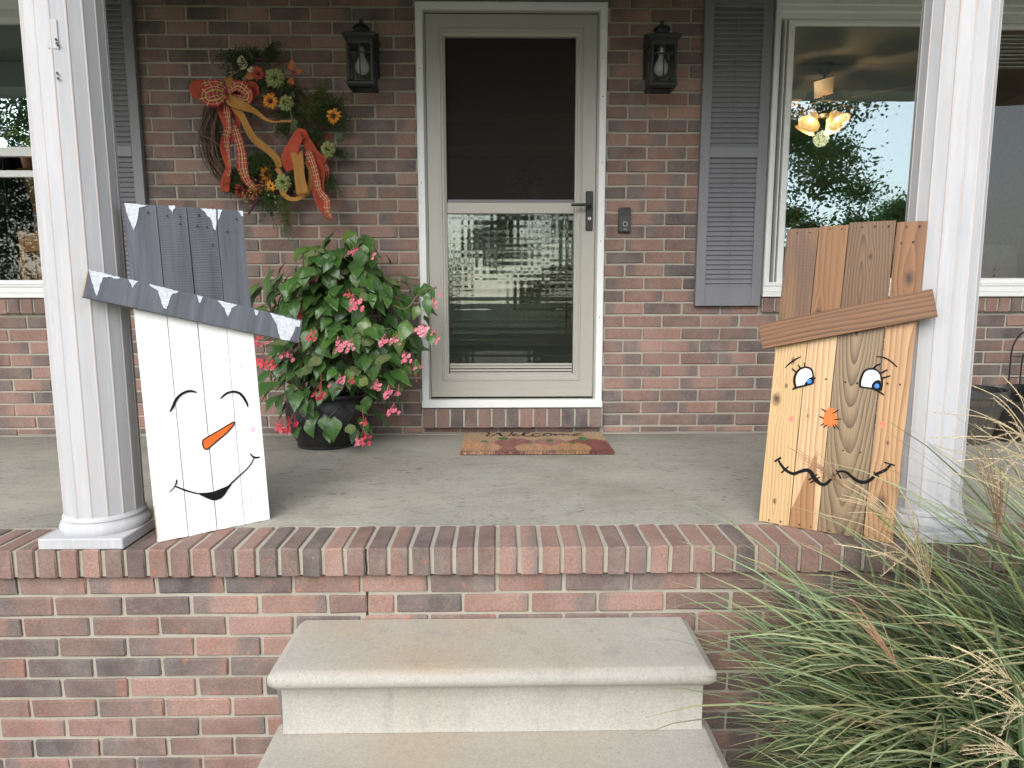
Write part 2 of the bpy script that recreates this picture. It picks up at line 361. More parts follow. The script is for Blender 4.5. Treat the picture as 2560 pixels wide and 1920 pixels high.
# hidden behind shutters, columns, boards, pot -> joined part; the 300 that show largest stay single bricks
HID = ((-2.125, -1.786, .66, 2.3), (1.005, 1.345, .68, 2.3))
def hidden(c):
    x, y, z = c
    if abs(x) > 2.62 or z > 2.17: return True
    for a, b, d, e in HID:
        if a < x < b and d < z < e: return True
    d = Vector(c)-CAM; q = (1280+FPX*d.dot(rt)/d.dot(fwd), 960-FPX*d.dot(upv)/d.dot(fwd))
    if q[0] < 0 or q[0] > 2560 or q[1] < 0: return True
    if 330 < q[0] < 620 and 530 < q[1]: return True
    if 1930 < q[0] < 2300 and 580 < q[1]: return True
    if 700 < q[0] < 1030 and 660 < q[1] < 1060: return True
    if 80+q[1]*.07 < q[0] < 250+q[1]*.07: return True
    return False
vis = [b for b in cand if not hidden(b[3])]
vis.sort(key=lambda b: -b[0]*FPX/((Vector(b[3])-CAM).dot(fwd)))
single = vis[:300-62]; ids = {id(b) for b in single}
for L, H, Dp, c in single: put_brick(wall, L, H, Dp, c)
joined_bricks('brick_field', wall, [b for b in cand if id(b) not in ids])
# rowlock sills under the windows and under the door: bricks on edge
def rowlock(x0, x1, z0, z1, y0, y1, pitch, tilt=0.):
    n = round((x1-x0)/pitch); p = (x1-x0)/n; it = []
    for i in range(n):
        L, H, Dp = p-.0095, z1-z0, y1-y0
        o = obj('sill_brick', brick_mesh(L, H, Dp), None, wall, (x0+(i+.5)*p, (y0+y1)/2+rng.uniform(-.001, .001), (z0+z1)/2), (tilt, 0, 0)); o.color = tint()
    mb = box(B(), x0, x1, y0+.006, y1-.004, z0+.004, z1-.004); obj('sill_mortar', mb, M['mortar'], wall, rot=None)
rowlock(DX0+.003, DX1-.001, .043, .142, -.055, .05, .0731)
rowlock(WR0-.0, 2.93, .646, .720, -.026, .055, .0655, R(4)); rowlock(-2.93, WL1, .646, .720, -.026, .055, .0655, R(4))

# storm door
door = part('storm_door', house, 'taupe storm door with two glass panes and black lever handle')
bm = nest(B(), [(DX0, DX1, DZ0+.0, DZ1, .03), (DX0, DX1, DZ0, DZ1, -.012), (DX0+.004, DX1-.004, DZ0+.004, DZ1-.004, -.016), (DX0+.033, DX1-.033, DZ0+.037, DZ1-.033, -.016), (DX0+.036, DX1-.036, DZ0+.04, DZ1-.036, -.012), (DX0+.036, DX1-.036, DZ0+.04, DZ1-.036, .05)])
obj('door_casing', bm, M['white'], door)
bm = nest(B(), [(-.383, .495, .187, 2.127, .02), (-.383, .495, .187, 2.127, .006), (-.375, .487, .189, 2.118, .006), (-.375, .487, .189, 2.118, .03)]); obj('hinge_frame', bm, M['taupe'], door)
X0, X1, ZA, ZB = -.372, .484, .200, 2.112
bm = nest(B(), [(X0, X1, ZA, ZB, .045), (X0, X1, ZA, ZB, .004), (X0+.002, X1-.002, ZA+.002, ZB-.002, .002), (-.313, .416, .283, 2.048, .002), (-.310, .413, .286, 2.045, -.001), (-.302, .405, .294, 2.037, -.002),
 (-.298, .401, .298, 2.033, .003), (-.289, .391, .308, 2.023, .003), (-.283, .385, .314, 2.017, .008), (-.277, .379, .320, 2.010, .010), (-.275, .377, .322, 2.008, .040)])
obj('door_leaf', bm, M['taupe'], door)
obj('bottom_sweep', bbox(X0+.004, X1-.004, -.003, .02, .2005, .236, .0015), M['taupe'], door)
obj('mid_rail', bbox(-.276, .378, .0045, .04, 1.150, 1.206, .003), M['taupe'], door)
obj('screen_cassette', bbox(-.272, .374, .012, .035, 1.2065, 1.2215, .002), plain('anodised_grey', (.12, .125, .14), .4), door)
bm = B()
for z in (.376, .362, .346, .330): box(bm, -.272, .374, .012 if z > .35 else .006, .03, z-.011, z)
obj('lower_sash_rail', bm, M['taupe'], door)
obj('insect_screen', box(B(), -.276, .378, .030, .0305, 1.213, 2.009), M['screen'], door)
obj('glass_pane', box(B(), -.276, .378, .024, .027, .372, 1.152), M['glass_low'], door, None).__setitem__('label', 'lower door pane with rippled reflections behind its screen')
obj('threshold', bbox(DX0-.001, DX1+.001, -.03, .05, DZ0-.001, DZ0+.036, .003), M['white'], door)
obj('head_board', box(B(), DX0-.004, DX1+.006, -.006, .05, DZ1+.001, 2.34), M['frieze'], house)
hd = obj('door_handle', bbox(.4345, .4705, -.012, .002, 1.064, 1.260, .003), M['black'], door)
obj('lever', bev(tube(B(), [(.452, -.012, 1.187), (.452, -.045, 1.187), (.44, -.056, 1.187), (.355, -.056, 1.186)], [.009, .009, .008, .0075], 8), .0005), M['black'], door)
lk = lathe(B(), [(.0095, 0), (.0095, .004), (.007, .006)], 20); o = obj('lock_cylinder', lk, M['steel'], door, (.4525, -.012, 1.123), (R(90), 0, 0))
obj('keyhole', box(B(), .4515, .4535, -.0188, -.0178, 1.119, 1.128), M['black'], door)
for x, zs in ((.5125, (1.90, 1.72, 1.40, 1.01, .62)), (-.402, (1.85, 1.3, .7))):
    for z in zs: obj('screw_head', lathe(B(), [(.0028, 0), (.0028, .0015)], 8), M['black'], door, (x, -.0158, z), (R(90), 0, 0))

# windows
def window_right():
    w_ = part('window', house)
    x0, x1, z0, z1 = WR0, WR1, WZ0, WZ1
    bm = nest(B(), [(x0, x1, z0+.055, z1, .03), (x0, x1, z0+.055, z1, -.022), (x0+.004, x1-.004, z0+.06, z1-.004, -.027), (x0+.014, x1-.014, z0+.066, z1-.030, -.027), (x0+.018, x1-.018, z0+.07, z1-.034, -.018), (x0+.024, x1-.024, z0+.072, z1-.058, -.018), (x0+.028, x1-.028, z0+.074, z1-.064, -.006), (x0+.036, x1-.036, z0+.078, z1-.088, -.006), (x0+.036, x1-.036, z0+.078, z1-.088, .09)])
    obj('window_casing', bm, M['vinyl'], w_)
    bm = bev(box(B(), x0-.003, x1+.003, -.034, .03, z0+.002, z0+.026), .003); obj('window_sill', bm, M['vinyl'], w_)
    obj('sill_moulding', bev(box(B(), x0+.0, x1-.0, -.024, .03, z0+.0262, z0+.0545), .004), M['vinyl'], w_)
    for a, b, y, gm in ((1.443, 2.33, .012, 'glass'), (2.29, WR1-.037, .05, 'glass_door')):
        nest_ = nest(B(), [(a, b, .797, 2.095, y+.03), (a, b, .797, 2.095, y), (a+.003, b-.003, .80, 2.092, y-.002), (a+.026, b-.03, .815, 2.078, y-.002), (a+.034, b-.034, .821, 2.071, y+.006), (a+.036, b-.036, .823, 2.07, y+.02)])
        obj('sash', nest_, M['vinyl'], w_); obj('glass_pane', box(B(), a+.03, b-.03, y+.012, y+.015, .818, 2.075), M[gm], w_)
    obj('track_strip', box(B(), 1.398, 1.442, .058, .07, .80, 2.095), M['dark'], w_)
    obj('track_guide', box(B(), 1.4225, 1.4275, .004, .05, .80, 2.095), M['vinyl'], w_)
    bl = part('blind', w_)
    for i in range(9): obj('blind_slat', bbox(2.36, 3.2, .10, .135, 1.905+i*.019, 1.909+i*.019, .001), M['vinyl'], bl, rot=None)
    # parts of a part of a part would be a fourth level: hang the slats from the window itself
    for ch in list(bl.children): ch.parent = w_
    bpy.data.objects.remove(bl)
window_right()
def window_left():
    w_ = part('window', house); x0, x1, z0, z1 = WL0, WL1, WZ0, WZ1
    bm = nest(B(), [(x0, x1, z0+.055, z1, .03), (x0, x1, z0+.055, z1, -.022), (x0+.004, x1-.004, z0+.06, z1-.004, -.027), (x0+.014, x1-.014, z0+.066, z1-.030, -.027), (x0+.018, x1-.018, z0+.07, z1-.034, -.018), (x0+.028, x1-.028, z0+.074, z1-.064, -.006), (x0+.036, x1-.036, z0+.078, z1-.104, -.006), (x0+.036, x1-.036, z0+.078, z1-.104, .09)])
    obj('window_casing', bm, M['vinyl'], w_)
    obj('window_sill', bev(box(B(), x0-.003, x1+.003, -.034, .03, z0+.002, z0+.026), .003), M['vinyl'], w_)
    obj('sill_moulding', bev(box(B(), x0, x1, -.024, .03, z0+.0262, z0+.0545), .004), M['vinyl'], w_)
    a, b = x0+.037, x1-.037
    bm = nest(B(), [(a, b, 1.432, 2.083, .04), (a, b, 1.432, 2.083, .008), (a+.035, b-.035, 1.476, 2.06, .008), (a+.037, b-.037, 1.478, 2.058, .02)]); obj('sash', bm, M['vinyl'], w_)
    obj('glass_pane', box(B(), a+.03, b-.03, .018, .021, 1.47, 2.062), M['glass'], w_)
    bm = nest(B(), [(a, b, .80, 1.368, .075), (a, b, .80, 1.368, .045), (a+.035, b-.035, .815, 1.337, .045), (a+.037, b-.037, .817, 1.335, .06)]); obj('sash', bm, M['vinyl'], w_)
    obj('glass_pane', box(B(), a+.03, b-.03, .056, .059, .81, 1.34), M['glass_door'], w_)
    obj('blind_rail', bbox(a, b, .09, .12, 1.98, 2.075, .003), M['frieze'], w_)
window_left()

# shutters, every louvre its own piece
SLAT = bpy.data.meshes.new('slat'); bm = B()
bm = box(B(), -.122, .122, -.0045, .0045, -.0165, .0165); bev(bm, .0015); bmesh.ops.rotate(bm, verts=bm.verts, cent=(0, 0, 0), matrix=Matrix.Rotation(R(-28), 3, 'X')); bm.to_mesh(SLAT); bm.free(); SLAT.materials.append(M['shutter'])
def shutter(x0):
    s = part('shutter', house); x1 = x0+.339; zb, zt = .678, 2.235
    a, b = x0+.049, x1-.049
    bm = B()
    for (p0, p1, q0, q1) in ((x0, a, zb, zt), (b, x1, zb, zt), (a, b, zb, .771), (a, b, 1.422, 1.472), (a, b, 2.150, zt)):
        box(bm, p0, p1, -.036, -.006, q0, q1)
    bev(bm, .0018); obj('shutter_frame', bm, M['shutter'], s)
    # arched top rail
    obj('top_rail', box(B(), a, b, -.0345, -.008, 2.1335, 2.1495), M['shutter'], s)
    obj('arched_bead', tube(B(), [(a+(b-a)*i/16, -.036, 2.141+.024*math.exp(-((i/16-.5)/.2)**2)) for i in range(17)], .003, 6), M['shutter'], s)
    obj('shutter_back', box(B(), a, b, -.0085, -.0065, .772, 2.149), M['dark'], s)
    for zz0, zz1 in ((.771, 1.422), (1.472, 2.136)):
        n = round((zz1-zz0)/.0244); p = (zz1-zz0)/n
        for i in range(n): obj('slat', SLAT, None, s, ((a+b)/2, -.0215, zz0+(i+.5)*p), (rng.uniform(-.03, .03), 0, 0))
    obj('tilt_bead', box(B(), (a+b)/2-.002, (a+b)/2+.002, -.0355, -.0335, .774, 1.42), M['shutter'], s); obj('tilt_bead', box(B(), (a+b)/2-.002, (a+b)/2+.002, -.0355, -.0335, 1.475, 2.132), M['shutter'], s)
    for zz in (.745, 1.462, 2.105):
        for x in (x0+.02, x1-.02): obj('screw_head', lathe(B(), [(.0045, 0), (.0045, .002), (.002, .003)], 10), M['shutter'], s, (x, -.0358, zz), (R(90), 0, 0))
shutter(1.0055); shutter(-2.1255)

# porch roof, side and back walls, rooms behind the glass
rf = part('porch_roof', house)
obj('porch_ceiling', box(B(), -HX-.3, HX+.3, -1.96, .0, 2.341, 2.38), M['ceil'], rf)
obj('beam', bbox(-HX, HX, -1.60, -1.38, 2.165, 2.34, .004), M['white'], rf)
obj('fascia', bbox(-HX-.3, HX+.3, -2.0, -1.962, 2.26, 2.42, .003), M['white'], rf)
bm = B(); a = [(-HX-.4, -2.05, 2.43), (HX+.4, -2.05, 2.43), (HX+.4, 2.8, 4.2), (-HX-.4, 2.8, 4.2)]
t = [bm.verts.new(p) for p in a]+[bm.verts.new((p[0], p[1], p[2]+.05)) for p in a]
for f in ((0, 3, 2, 1), (4, 5, 6, 7), (0, 1, 5, 4), (1, 2, 6, 5), (2, 3, 7, 6), (3, 0, 4, 7)): bm.faces.new([t[i] for i in f])
obj('roof_slope', bm, plain('asphalt_shingle', (.07, .065, .06), .9), rf)
M['in_wall'] = plain('interior_taupe', (.30, .26, .235), .8); M['in_ceil'] = plain('interior_ceiling', (.30, .29, .27), .85); M['in_floor'] = plain('oak_floor', (.16, .075, .035), .4)
M['purple'] = plain('purple_wall', (.10, .02, .13), .8); M['in_trim'] = plain('interior_trim', (.5, .46, .40), .5)
room = part('interior_room', house)
obj('room_back', box(B(), -HX, HX, 4.6, 4.7, .1, 2.46), M['in_wall'], room); obj('room_side', box(B(), -HX-.05, -HX, .0, 4.7, GZ, 2.46), M['in_wall'], room); obj('room_side', box(B(), HX, HX+.05, .0, 4.7, GZ, 2.46), M['in_wall'], room)
obj('room_ceiling', box(B(), -HX, HX, .221, 4.7, 2.44, 2.5), M['in_ceil'], room); obj('room_floor', box(B(), -HX, HX, .221, 4.7, .06, .12), M['in_floor'], room)
obj('partition', box(B(), -1.05, -.95, .23, 3.2, .121, 2.439), M['in_wall'], room); obj('partition', box(B(), 1.12, 1.22, .23, 1.6, .121, 2.439), M['in_wall'], room)
obj('accent_wall', box(B(), -4.49, -1.055, 2.9, 2.95, .121, 2.439), M['purple'], room)
bm = B(); box(bm, -.95, 1.119, 3.2, 3.3, 2.06, 2.439); box(bm, -.949, -.55, 3.2, 3.3, .121, 2.06); box(bm, .72, 1.119, 3.2, 3.3, .121, 2.06); obj('hall_wall', bm, M['in_wall'], room)
obj('door_trim', nest(B(), [(-.64, .81, .125, 2.15, 3.19), (-.64, .81, .125, 2.15, 3.17), (-.55, .72, .125, 2.06, 3.17), (-.55, .72, .125, 2.06, 3.3)]), M['in_trim'], room)
obj('crown_moulding', box(B(), -.949, 1.119, 3.13, 3.199, 2.37, 2.439), M['in_trim'], room)

# ---------------------------------------------------------------- the porch
porch = thing('brick_porch', 'raised brick porch with concrete floor and rowlock brick edge', 'porch')
YF, YW = -1.6324, -1.6125
slab = obj('concrete_floor', box(B(), -HX, HX, -1.441, YM-.0005, -.12, 0), M['slab'], porch)
obj('floor_skim', box(B(), -HX, HX, -.02, YM-.001, .0005, .004), M['mortar'], porch)
obj('coping_mortar', box(B(), -HX, HX, YF+.007, -1.4412, -.083, -.0045), M['mortar'], porch)
CP = .06433; xj = -.3355-3*CP-.0   # rowlock pitch, a joint
k0 = -28; XCRACK = -.4085
for k in range(-28, 36):
    x0 = -.3355+k*CP; L = CP-.0125+rng.uniform(-.0015, .0015)
    o = obj('brick', brick_mesh(L, .0865, YF*-1-1.442+.0), None, porch, (x0+CP/2, (YF-1.444)/2+rng.uniform(-.002, .002), -.043+rng.uniform(-.0012, .0008)), (rng.uniform(-.006, .006), 0, rng.uniform(-.006, .006))); o.color = tint(.07)
obj('wall_core', box(B(), -HX, HX, YW+.0065, -1.45, GZ-.2, -.0835), M['mortar'], porch)
for k in range(12):
    z1 = -.0895 if k == 0 else -.15073-(k-1)*CC-.0045; z0 = -.15073-k*CC+.0045
    ph = -1.3375+(0 if k % 2 else BL/2)
    for j in range(-9, 20):
        x0, x1 = ph+j*BL+.005+rng.uniform(-.0015, .0015), ph+(j+1)*BL-.005+rng.uniform(-.0015, .0015)
        if x1 < -2.6 or x0 > 2.5: continue
        xc = XCRACK+.004*math.sin(k*2.1)
        cuts = [(x0, x1)]
        if x0+.02 < xc < x1-.02 and k < 3: cuts = [(x0, xc-.0033), (xc+.0033, x1)]
        for a, b in cuts:
            o = put_brick(porch, b-a, z1-z0-rng.uniform(0, .002), .09, ((a+b)/2, YW+.045+rng.uniform(-.0015, .002), (z0+z1)/2), (0, 0, rng.uniform(-.003, .003)))
bm = B(); pts = [(-.4022, -.004), (-.4035, -.03), (-.4015, -.06), (-.4028, -.0835)]
stroke2d(bm, [(x, z, .0048) for x, z in pts], YF+.0035, YF+.0065, 3)
obj('crack', bm, M['dark'], porch)
bm = B(); stroke2d(bm, [(-.4085, -.088, .007), (-.4065, -.15, .006), (-.4085, -.2, .007), (-.4055, -.26, .005), (-.4065, -.30, .003)], YW+.0045, YW+.0062, 3); obj('crack', bm, M['dark'], porch)

# ---------------------------------------------------------------- concrete steps
steps = thing('concrete_steps', 'pale precast concrete steps in front of the porch', 'steps')
def step_block(name, x0, x1, yb, yn, zt, zbot, inset):
    """tread with rounded nose on a narrower riser body"""
    prof = [(yb, zt)]
    r = .026
    prof += [(yn+.06, zt-.0015)]
    for i in range(9):
        a = R(90+i*180/8); prof.append((yn+r+r*math.cos(a), zt-.002-r+r*math.sin(a)))
    prof += [(yn+inset-.014, zt-.058), (yn+inset-.003, zt-.068), (yn+inset, zt-.085), (yn+inset, zbot+.012), (yn+inset-.006, zbot), (yb, zbot)]
    bm = B(); nx = 2; rows = []
    cx, hw = (x0+x1)/2, (x1-x0)/2
    for e, (dx, sh) in enumerate(((-1, 1), (-1, 0), (1, 0), (1, 1))):
        row = []
        for (y, z) in prof:
            body = z < zt-.056
            wdt = hw-(.022 if body else 0)
            yy, zz = y, z
            x = cx+dx*wdt
            if sh == 0 and not body: x -= dx*.022
            if sh == 1 and not body:
                zz = min(z, zt-.016) if z > zt-.03 else z; yy = y+.0+ (.012 if y < yn+.05 else 0)
            if body and sh == 0: x -= dx*.004
            row.append(bm.verts.new((x, yy, zz)))
        rows.append(row)
    n = len(prof)
    for a, b in zip(rows, rows[1:]):
        for i in range(n-1): bm.faces.new((a[i], a[i+1], b[i+1], b[i]))
    bm.faces.new(rows[0][::-1]); bm.faces.new(rows[-1])
    return obj(name, bm, M['step'], steps, smooth=32)
step_block('step', -.613, .563, YW-.002, -1.905, -.231, -.431, .052)
step_block('step', -.622, .572, -1.80, -2.19, -.432, -.631, .052)
step_block('step', -.631, .581, -2.09, -2.48, -.632, GZ-.02, .052)

# ---------------------------------------------------------------- columns
def column(x, label, marks, slim=1.):
    t = thing('porch_column', label, 'column', (x, -1.495, 0), group='porch columns')
    obj('plinth', bbox(-.123, .123, -.136, .136, .001, .034, .003), M['column'], t)
    bm = lathe(B(), [(.1215, .0345), (.124, .042), (.1235, .050), (.119, .060), (.113, .066), (.1125, .070), (.1145, .073), (.1135, .0785), (.1095, .082), (.1075, .086)], 48)
    obj('base_moulding', bm, M['column'], t, smooth=40)
    # fluted shaft: flat facets parted by narrow ridges
    NF = 16; rows = []; att = []
    zs = [.0862, .12]+[.12+(2.16-.12)*i/14 for i in range(1, 15)]
    bm = B(); ly = bm.verts.layers.float.new('ridge')
    for z in zs:
        r = (.1075-.0085*max(0, (z-.5)/1.7))*(slim if z > .1 else 1); row = []
        for k in range(NF):
            a = 2*math.pi*(k+.5)/NF
            for da, dr, rg in ((-.035, -.0005, 0), (-.012, .0013, 1), (.012, .0013, 1), (.035, -.0005, 0), (math.pi/NF, -.0020, 0)):
                vv = bm.verts.new(((r+dr)*math.cos(a+da), (r+dr)*math.sin(a+da), z)); vv[ly] = rg; row.append(vv)
        rows.append(row)
    m_ = len(rows[0])
    for a, b in zip(rows, rows[1:]):
        for i in range(m_): bm.faces.new((a[i], a[(i+1) % m_], b[(i+1) % m_], b[i]))
    obj('shaft', bm, M['column'], t)
    if marks:
        c = CAM-Vector((x, -1.495, 0)); ang = math.atan2(c.y, c.x)
        d = PY(134, 160, -1.6); ax = d.x-x
        y = -math.sqrt(max(0, .1035**2-ax**2))-.001
        az_ = math.atan2(ax, .1035); pl = obj('mount_patch', bbox(-.0135, .0135, -.1035, -.09, 1.40, 1.475, .001), M['column'], t, None, (0, 0, math.asin(ax/.1035)))
        pz = [(137, 97), (141, 111), (141, 182), (143, 195), (139, 107)]
        for u, v in pz:
            q = PY(u, v, -1.6); obj('screw_hole', lathe(B(), [(.0032, 0), (.0032, .003)], 8), M['black'], t, ((q.x-x), -math.sqrt(max(0, .1032**2-(q.x-x)**2))-.002, q.z), (R(90), 0, math.asin((q.x-x)/.1035)))
    return t
column(-1.232, 'weathered fluted white porch column beside the snowman board', True)
column(1.327, 'fluted white porch column behind the wooden scarecrow board', False, .955)

# ================================================================ OBJECTS
# ---------------------------------------------------------------- pallet-board figures leaning on the columns
def wood(name, ca, cb, freq=60., cx=0., cz=0., asp=.06, amp=.6, seed=0., knots=(), hat=None, streak=.5, rough=.55, saw=0., heart=None):
    """planed board: growth rings cut along the grain (local z), knots, and above the line hat=(z0,slope,tint) a darker stain"""
    g = G(name); v = g.tc(); X = g.sep(v); vs = g.vmath('ADD', v, (seed, seed*.7, seed*1.3))
    warp = g.noise(g.map(vs, (9, 9, 1.6)), 1., 3, .5)
    dx = g.math('SUBTRACT', X[0], cx); dz = g.math('MULTIPLY', g.math('SUBTRACT', X[2], cz), asp)
    for kx, kz, kr in knots:      # the grain runs round each knot
        d = g.vmath('LENGTH', g.map(v, (1, 0, .45), (-kx, 0, -kz*.45)), out=1)
        push = g.math('MULTIPLY', g.mr(d, 0, kr*4, kr*1.2, 0, True), g.math('SIGN', g.math('SUBTRACT', X[0], kx)))
        dx = g.math('SUBTRACT', dx, push)
    ln = g.vmath('LENGTH', g.comb(dx, 0., dz), out=1)
    ph = g.math('ADD', g.math('MULTIPLY', ln, freq), g.math('MULTIPLY', warp, amp*6))
    saw_ = g.math('FRACT', ph); band = g.math('MULTIPLY', g.math('POWER', saw_, 1.7), g.mr(g.noise(g.map(vs, (20, 20, .8)), 1, 2), .3, .7, .5, 1.15), clamp=True)
    c = g.mix(band, ca, cb)
    fs = g.noise(g.map(vs, (260, 260, 5)), 1., 3, .6); c = g.mix(streak, c, g.mr(fs, .3, .7, .68, 1.2), 'MULTIPLY')
    bl = g.noise(g.map(vs, (14, 14, 2.5)), 1., 4, .6); c = g.mix(g.mr(bl, .5, .8, 0, .35), c, [x*.6 for x in ca])
    if heart:
        x1, zt, sl, hc = heart[:4]
        f = g.math('ADD', g.math('SUBTRACT', X[0], x1), g.math('MULTIPLY', g.math('SUBTRACT', zt, X[2]), sl)); f = g.math('ADD', f, g.math('MULTIPLY', g.math('SUBTRACT', warp, .5), .03))
        mk = g.math('MULTIPLY', g.mr(f, 0, .002), g.mr(g.math('SUBTRACT', heart[4], X[0]), 0, .002)); mk = g.math('MULTIPLY', mk, g.mr(g.math('SUBTRACT', zt, X[2]), 0, .02))
        c = g.mix(g.math('MULTIPLY', mk, .8), c, g.mix(band, hc, [x*.5 for x in hc]))
    for kx, kz, kr in knots:
        d = g.vmath('LENGTH', g.map(vs, (1, 0, .6), (-kx-seed, 0, (-kz-seed*1.3)*.6)), out=1); d = g.math('ADD', d, g.math('MULTIPLY', g.math('SUBTRACT', g.noise(vs, 60, 2), .5), kr*.8))
        c = g.mix(g.mr(d, kr*.5, kr*1.3, .85, 0), c, (.10, .045, .02)); c = g.mix(g.mr(d, kr*.1, kr*.55, .9, 0), c, (.03, .015, .01))
    hgt = g.math('ADD', g.math('MULTIPLY', fs, .6), g.math('MULTIPLY', band, -.5))
    if hat:
        z0, sl, tn = hat; hm = g.mr(g.math('SUBTRACT', X[2], g.math('ADD', z0, g.math('MULTIPLY', X[0], sl))), -.002, .002)
        c = g.mix(hm, c, g.mix(1., c, tn, 'MULTIPLY'))
        if saw:
            wv = g.n('TexWave', {'Vector': g.map(vs, (1, 1, 1)), 'Scale': 70., 'Distortion': 1.2, 'Detail': 2.}, bands_direction='Z').outputs[1]
            pt = g.math('MULTIPLY', g.math('MULTIPLY', hm, saw), g.mr(g.noise(g.map(vs, (30, 1, 4)), 1, 3), .4, .6)); c = g.mix(g.math('MULTIPLY', pt, g.mr(wv, .3, .7, .35, .8)), c, (.045, .025, .022))
    return g.bsdf(c, rough, g.bump(hgt, .35, .0015))
def painted_plank(name, seed, line, saw):
    g = G(name); v = g.tc(); X = g.sep(v); vs = g.vmath('ADD', v, (seed, seed*.7, seed*1.3))
    gr = g.noise(g.map(vs, (40, 40, 2.5)), 1., 5, .6, .4); fs = g.noise(g.map(vs, (200, 200, 6)), 1., 3)
    grey = g.mix(g.mr(gr, .3, .7), (.080, .084, .102), (.15, .156, .185)); grey = g.mix(.5, grey, g.mr(fs, .25, .75, .75, 1.2), 'MULTIPLY')
    wv = g.n('TexWave', {'Vector': g.map(vs, (.3, 1, 1)), 'Scale': 62., 'Distortion': 2.2, 'Detail': 2., 'Detail Scale': 1.5}, bands_direction='Z').outputs[1]
    grey = g.mix(g.math('MULTIPLY', g.mr(wv, .55, .8), saw*.7), grey, (.045, .045, .05))
    bp = g.noise(g.map(vs, (45, 45, 30)), 1., 5, .75); spot = g.math('MULTIPLY', g.mr(bp, .62, .68), g.mr(g.noise(vs, 9, 2), .55, .65)); grey = g.mix(spot, grey, (.02, .02, .022))
    wh = g.mix(g.mr(fs, .3, .7), (.80, .80, .785), (.86, .86, .85)); wh = g.mix(g.mr(bp, .74, .78, 0, .6), wh, (.45, .42, .38))
    hm = g.mr(g.math('SUBTRACT', X[2], g.math('ADD', line[0], g.math('MULTIPLY', X[0], line[1]))), -.002, .002)
    c = g.mix(hm, wh, grey)
    h = g.math('ADD', g.math('MULTIPLY', fs, .4), g.math('MULTIPLY', g.math('MULTIPLY', wv, hm), saw))
    return g.bsdf(c, g.mix(hm, (.6, .6, .6), (.5, .5, .5)), g.bump(h, .4, .002))
raw = plain('raw_pine_edge', (.42, .25, .11), .7, .3, 60)
NAIL = bpy.data.meshes.new('nail'); bm = lathe(B(), [(.0028, 0), (.003, .0006), (.0016, .0009)], 8); bm.to_mesh(NAIL); bm.free(); NAIL.materials.append(plain('rusty_nail', (.022, .016, .014), .7))
